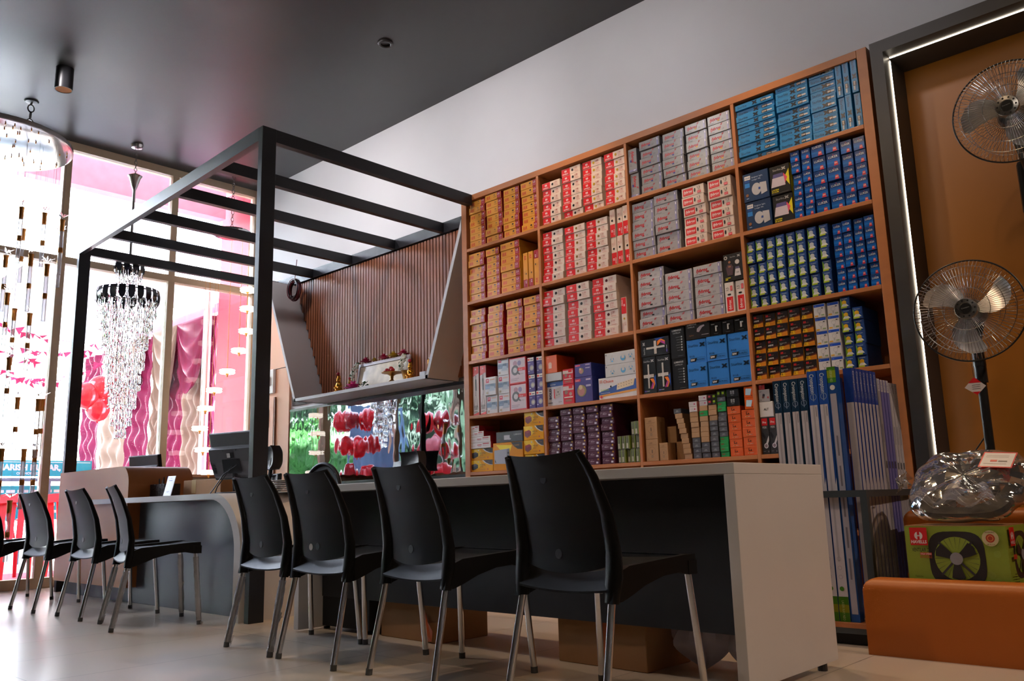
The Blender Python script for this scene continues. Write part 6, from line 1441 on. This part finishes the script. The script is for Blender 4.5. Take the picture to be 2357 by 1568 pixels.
# sign and shop front across the street
t = thing('shop_sign', 'teal sign board with white lettering across the street', 'sign', (-14, 5.24, 1.21))
M_teal = P('#2f9aa8', .5); m = MB(); m.box(0, .05, -2.2, 0, 0, .235, M_teal)
F = Face(m, (.05, -2.2, 0), (0, 1, 0), (0, 0, 1), 2.2, .235)
F.rect(.01, .86, .99, .90, WHT); F.text(.275, .38, 'Dr.M HARISH KUMAR,', .36, WHT, bold=.05, maxw=.70); F.text(.52, .10, 'ORTHOPAEDIC', .16, WHT, bold=.03, maxw=.34)
m.build('board', t)
M_steel = mat('railing_steel', '#6a7488', rough=.4, metal=.4)
t = thing('railing', 'grey steel railing with teal notice panels below the sign', 'railing', (-13.9, 0, -.05))
m = MB()
for y in [3.15 + .36*k for k in range(6)]: m.box(0, .05, y, y+.045, 0, 1.22, M_steel)
m.box(-.01, .06, 3.0, 5.15, 1.18, 1.23, M_steel); m.build('frame', t)
m = MB(); m.box(-.06, -.03, 3.1, 5.1, .62, 1.12, M_teal); F = Face(m, (-.03, 3.1, .62), (0, 1, 0), (0, 0, 1), 2.0, .5); rnd = random.Random(6)
for r in range(4):
    u = .03
    while u < .93: w_ = rnd.uniform(.03, .09); F.rect(u, .80-.2*r, u+w_, .88-.2*r, WHT); F.k -= 1; u += w_+.015
m.build('notice_panel', t)
M_fac = mat('white_facade', (.78, .80, .82), rough=.7, var=.05)
t = thing('building', 'pale building facade across the street', 'building', (-27, 6, -.05))
MB().box(-4, 0, -34, 26, 0, 9, M_fac).build('wall', t)
m = MB()
for r in range(2):
    for k in range(7): m.box(0, .03, 2.05+.17*k, 2.11+.17*k, 2.32-.28*r, 2.48-.28*r, mat('vent_blue', '#5a6a98', var=0))
m.build('vent_slots', t)
# red plastic chairs stacked outside
M_rpl = mat('red_plastic', '#c8182c', rough=.35, var=.05)
def red_chair():
    t = thing('garden_chair', 'chair', 'chair', (0, 0, 0), 0, 'red plastic chairs outside')
    MB().shell(lambda u, v: ((u-.5)*.42, (v-.5)*.42, .42-.03*math.sin(math.pi*u)), 8, 8, M_rpl, .012, (0, 0, -1)).build('seat', t, smooth=.6)
    m = MB()
    for k in range(5): m.shell(lambda u, v, k=k: (-.17+.085*k-.03+.06*u, .20+.12*v+.02*math.sin(2*v), .42+.40*v), 2, 8, M_rpl, .01, (0, 1, 0))
    m.shell(lambda u, v: ((u-.5)*.46, .30+.05*v-.05*(2*u-1)**2, .80+.09*v-.04*(2*u-1)**2), 10, 4, M_rpl, .012, (0, 1, 0)); m.build('backrest', t, smooth=.6)
    for s_ in (-1, 1):
        MB().tube([(s_*.24, -.20, .60), (s_*.25, .0, .63), (s_*.22, .22, .62)], [(.012, .03)]*3, 8, M_rpl).tube([(s_*.24, -.19, .42), (s_*.24, -.2, .60)], .02, 8, M_rpl).build('armrest', t, smooth=.6)
        for y in (-1, 1): MB().tube([(s_*.19, y*.17, .42), (s_*.25, y*.24, 0)], [(.03, .012), (.022, .01)], 8, M_rpl).build('leg', t, smooth=.6)
    return t
rc = red_chair()
for i, (x, y, rz, lb) in enumerate([(-9.45, 2.80, 1.2, 'red plastic chair outside behind the first tube pendants'), (-9.55, 3.38, 1.5, 'red plastic chair outside between two black chairs and the mullion'), (-10.35, 3.10, 1.9, 'red plastic chair farther out, behind the nearer two'), (-9.75, 3.98, 1.7, 'red plastic chair outside beside the pergola far post')]):
    o = rc if i == 0 else copy_tree(rc); o.location = (x, y, -.02); o.rotation_euler = (0, 0, rz); o['label'] = lb
# petal bunting
M_bunt = mat('pink_bunting', '#c83a6c', rough=.6, var=.2)
for s_i, (x, z, y0, y1) in enumerate(((-11.2, 2.95, 2.9, 4.85), (-12.4, 3.0, 3.0, 4.85), (-11.6, 2.72, 2.9, 4.9), (-13.2, 2.75, 3.4, 4.85), (-12.2, 2.55, 3.0, 4.85))):
    m = MB(); rnd = random.Random(30+s_i); zz = lambda k: z-.18*math.sin(math.pi*k)
    m.tube([(x, y0+(y1-y0)*i/14, zz(i/14)) for i in range(15)], .003, 4, M_bunt)
    for i in range(13):
        k = rnd.random(); p = Vector((x+rnd.uniform(-.02, .02), y0+(y1-y0)*k, zz(k)))
        for q in range(2): a = Vector((rnd.uniform(-.04, .04), rnd.uniform(-.13, .13), rnd.uniform(-.07, .03))); b_ = Vector((rnd.uniform(-.03, .03), rnd.uniform(-.07, .07), rnd.uniform(-.10, -.03))); m.poly([p, p+a, p+a*.4+b_], M_bunt)
    tag(m.build('petal_bunting'), 'string of pink petal bunting outside, %s' % ('nearest the glass and high', 'high and farther off', 'just below the nearest string', 'far off beside the drapes', 'lowest of the five strings')[s_i], 'bunting', 'pink bunting strings')
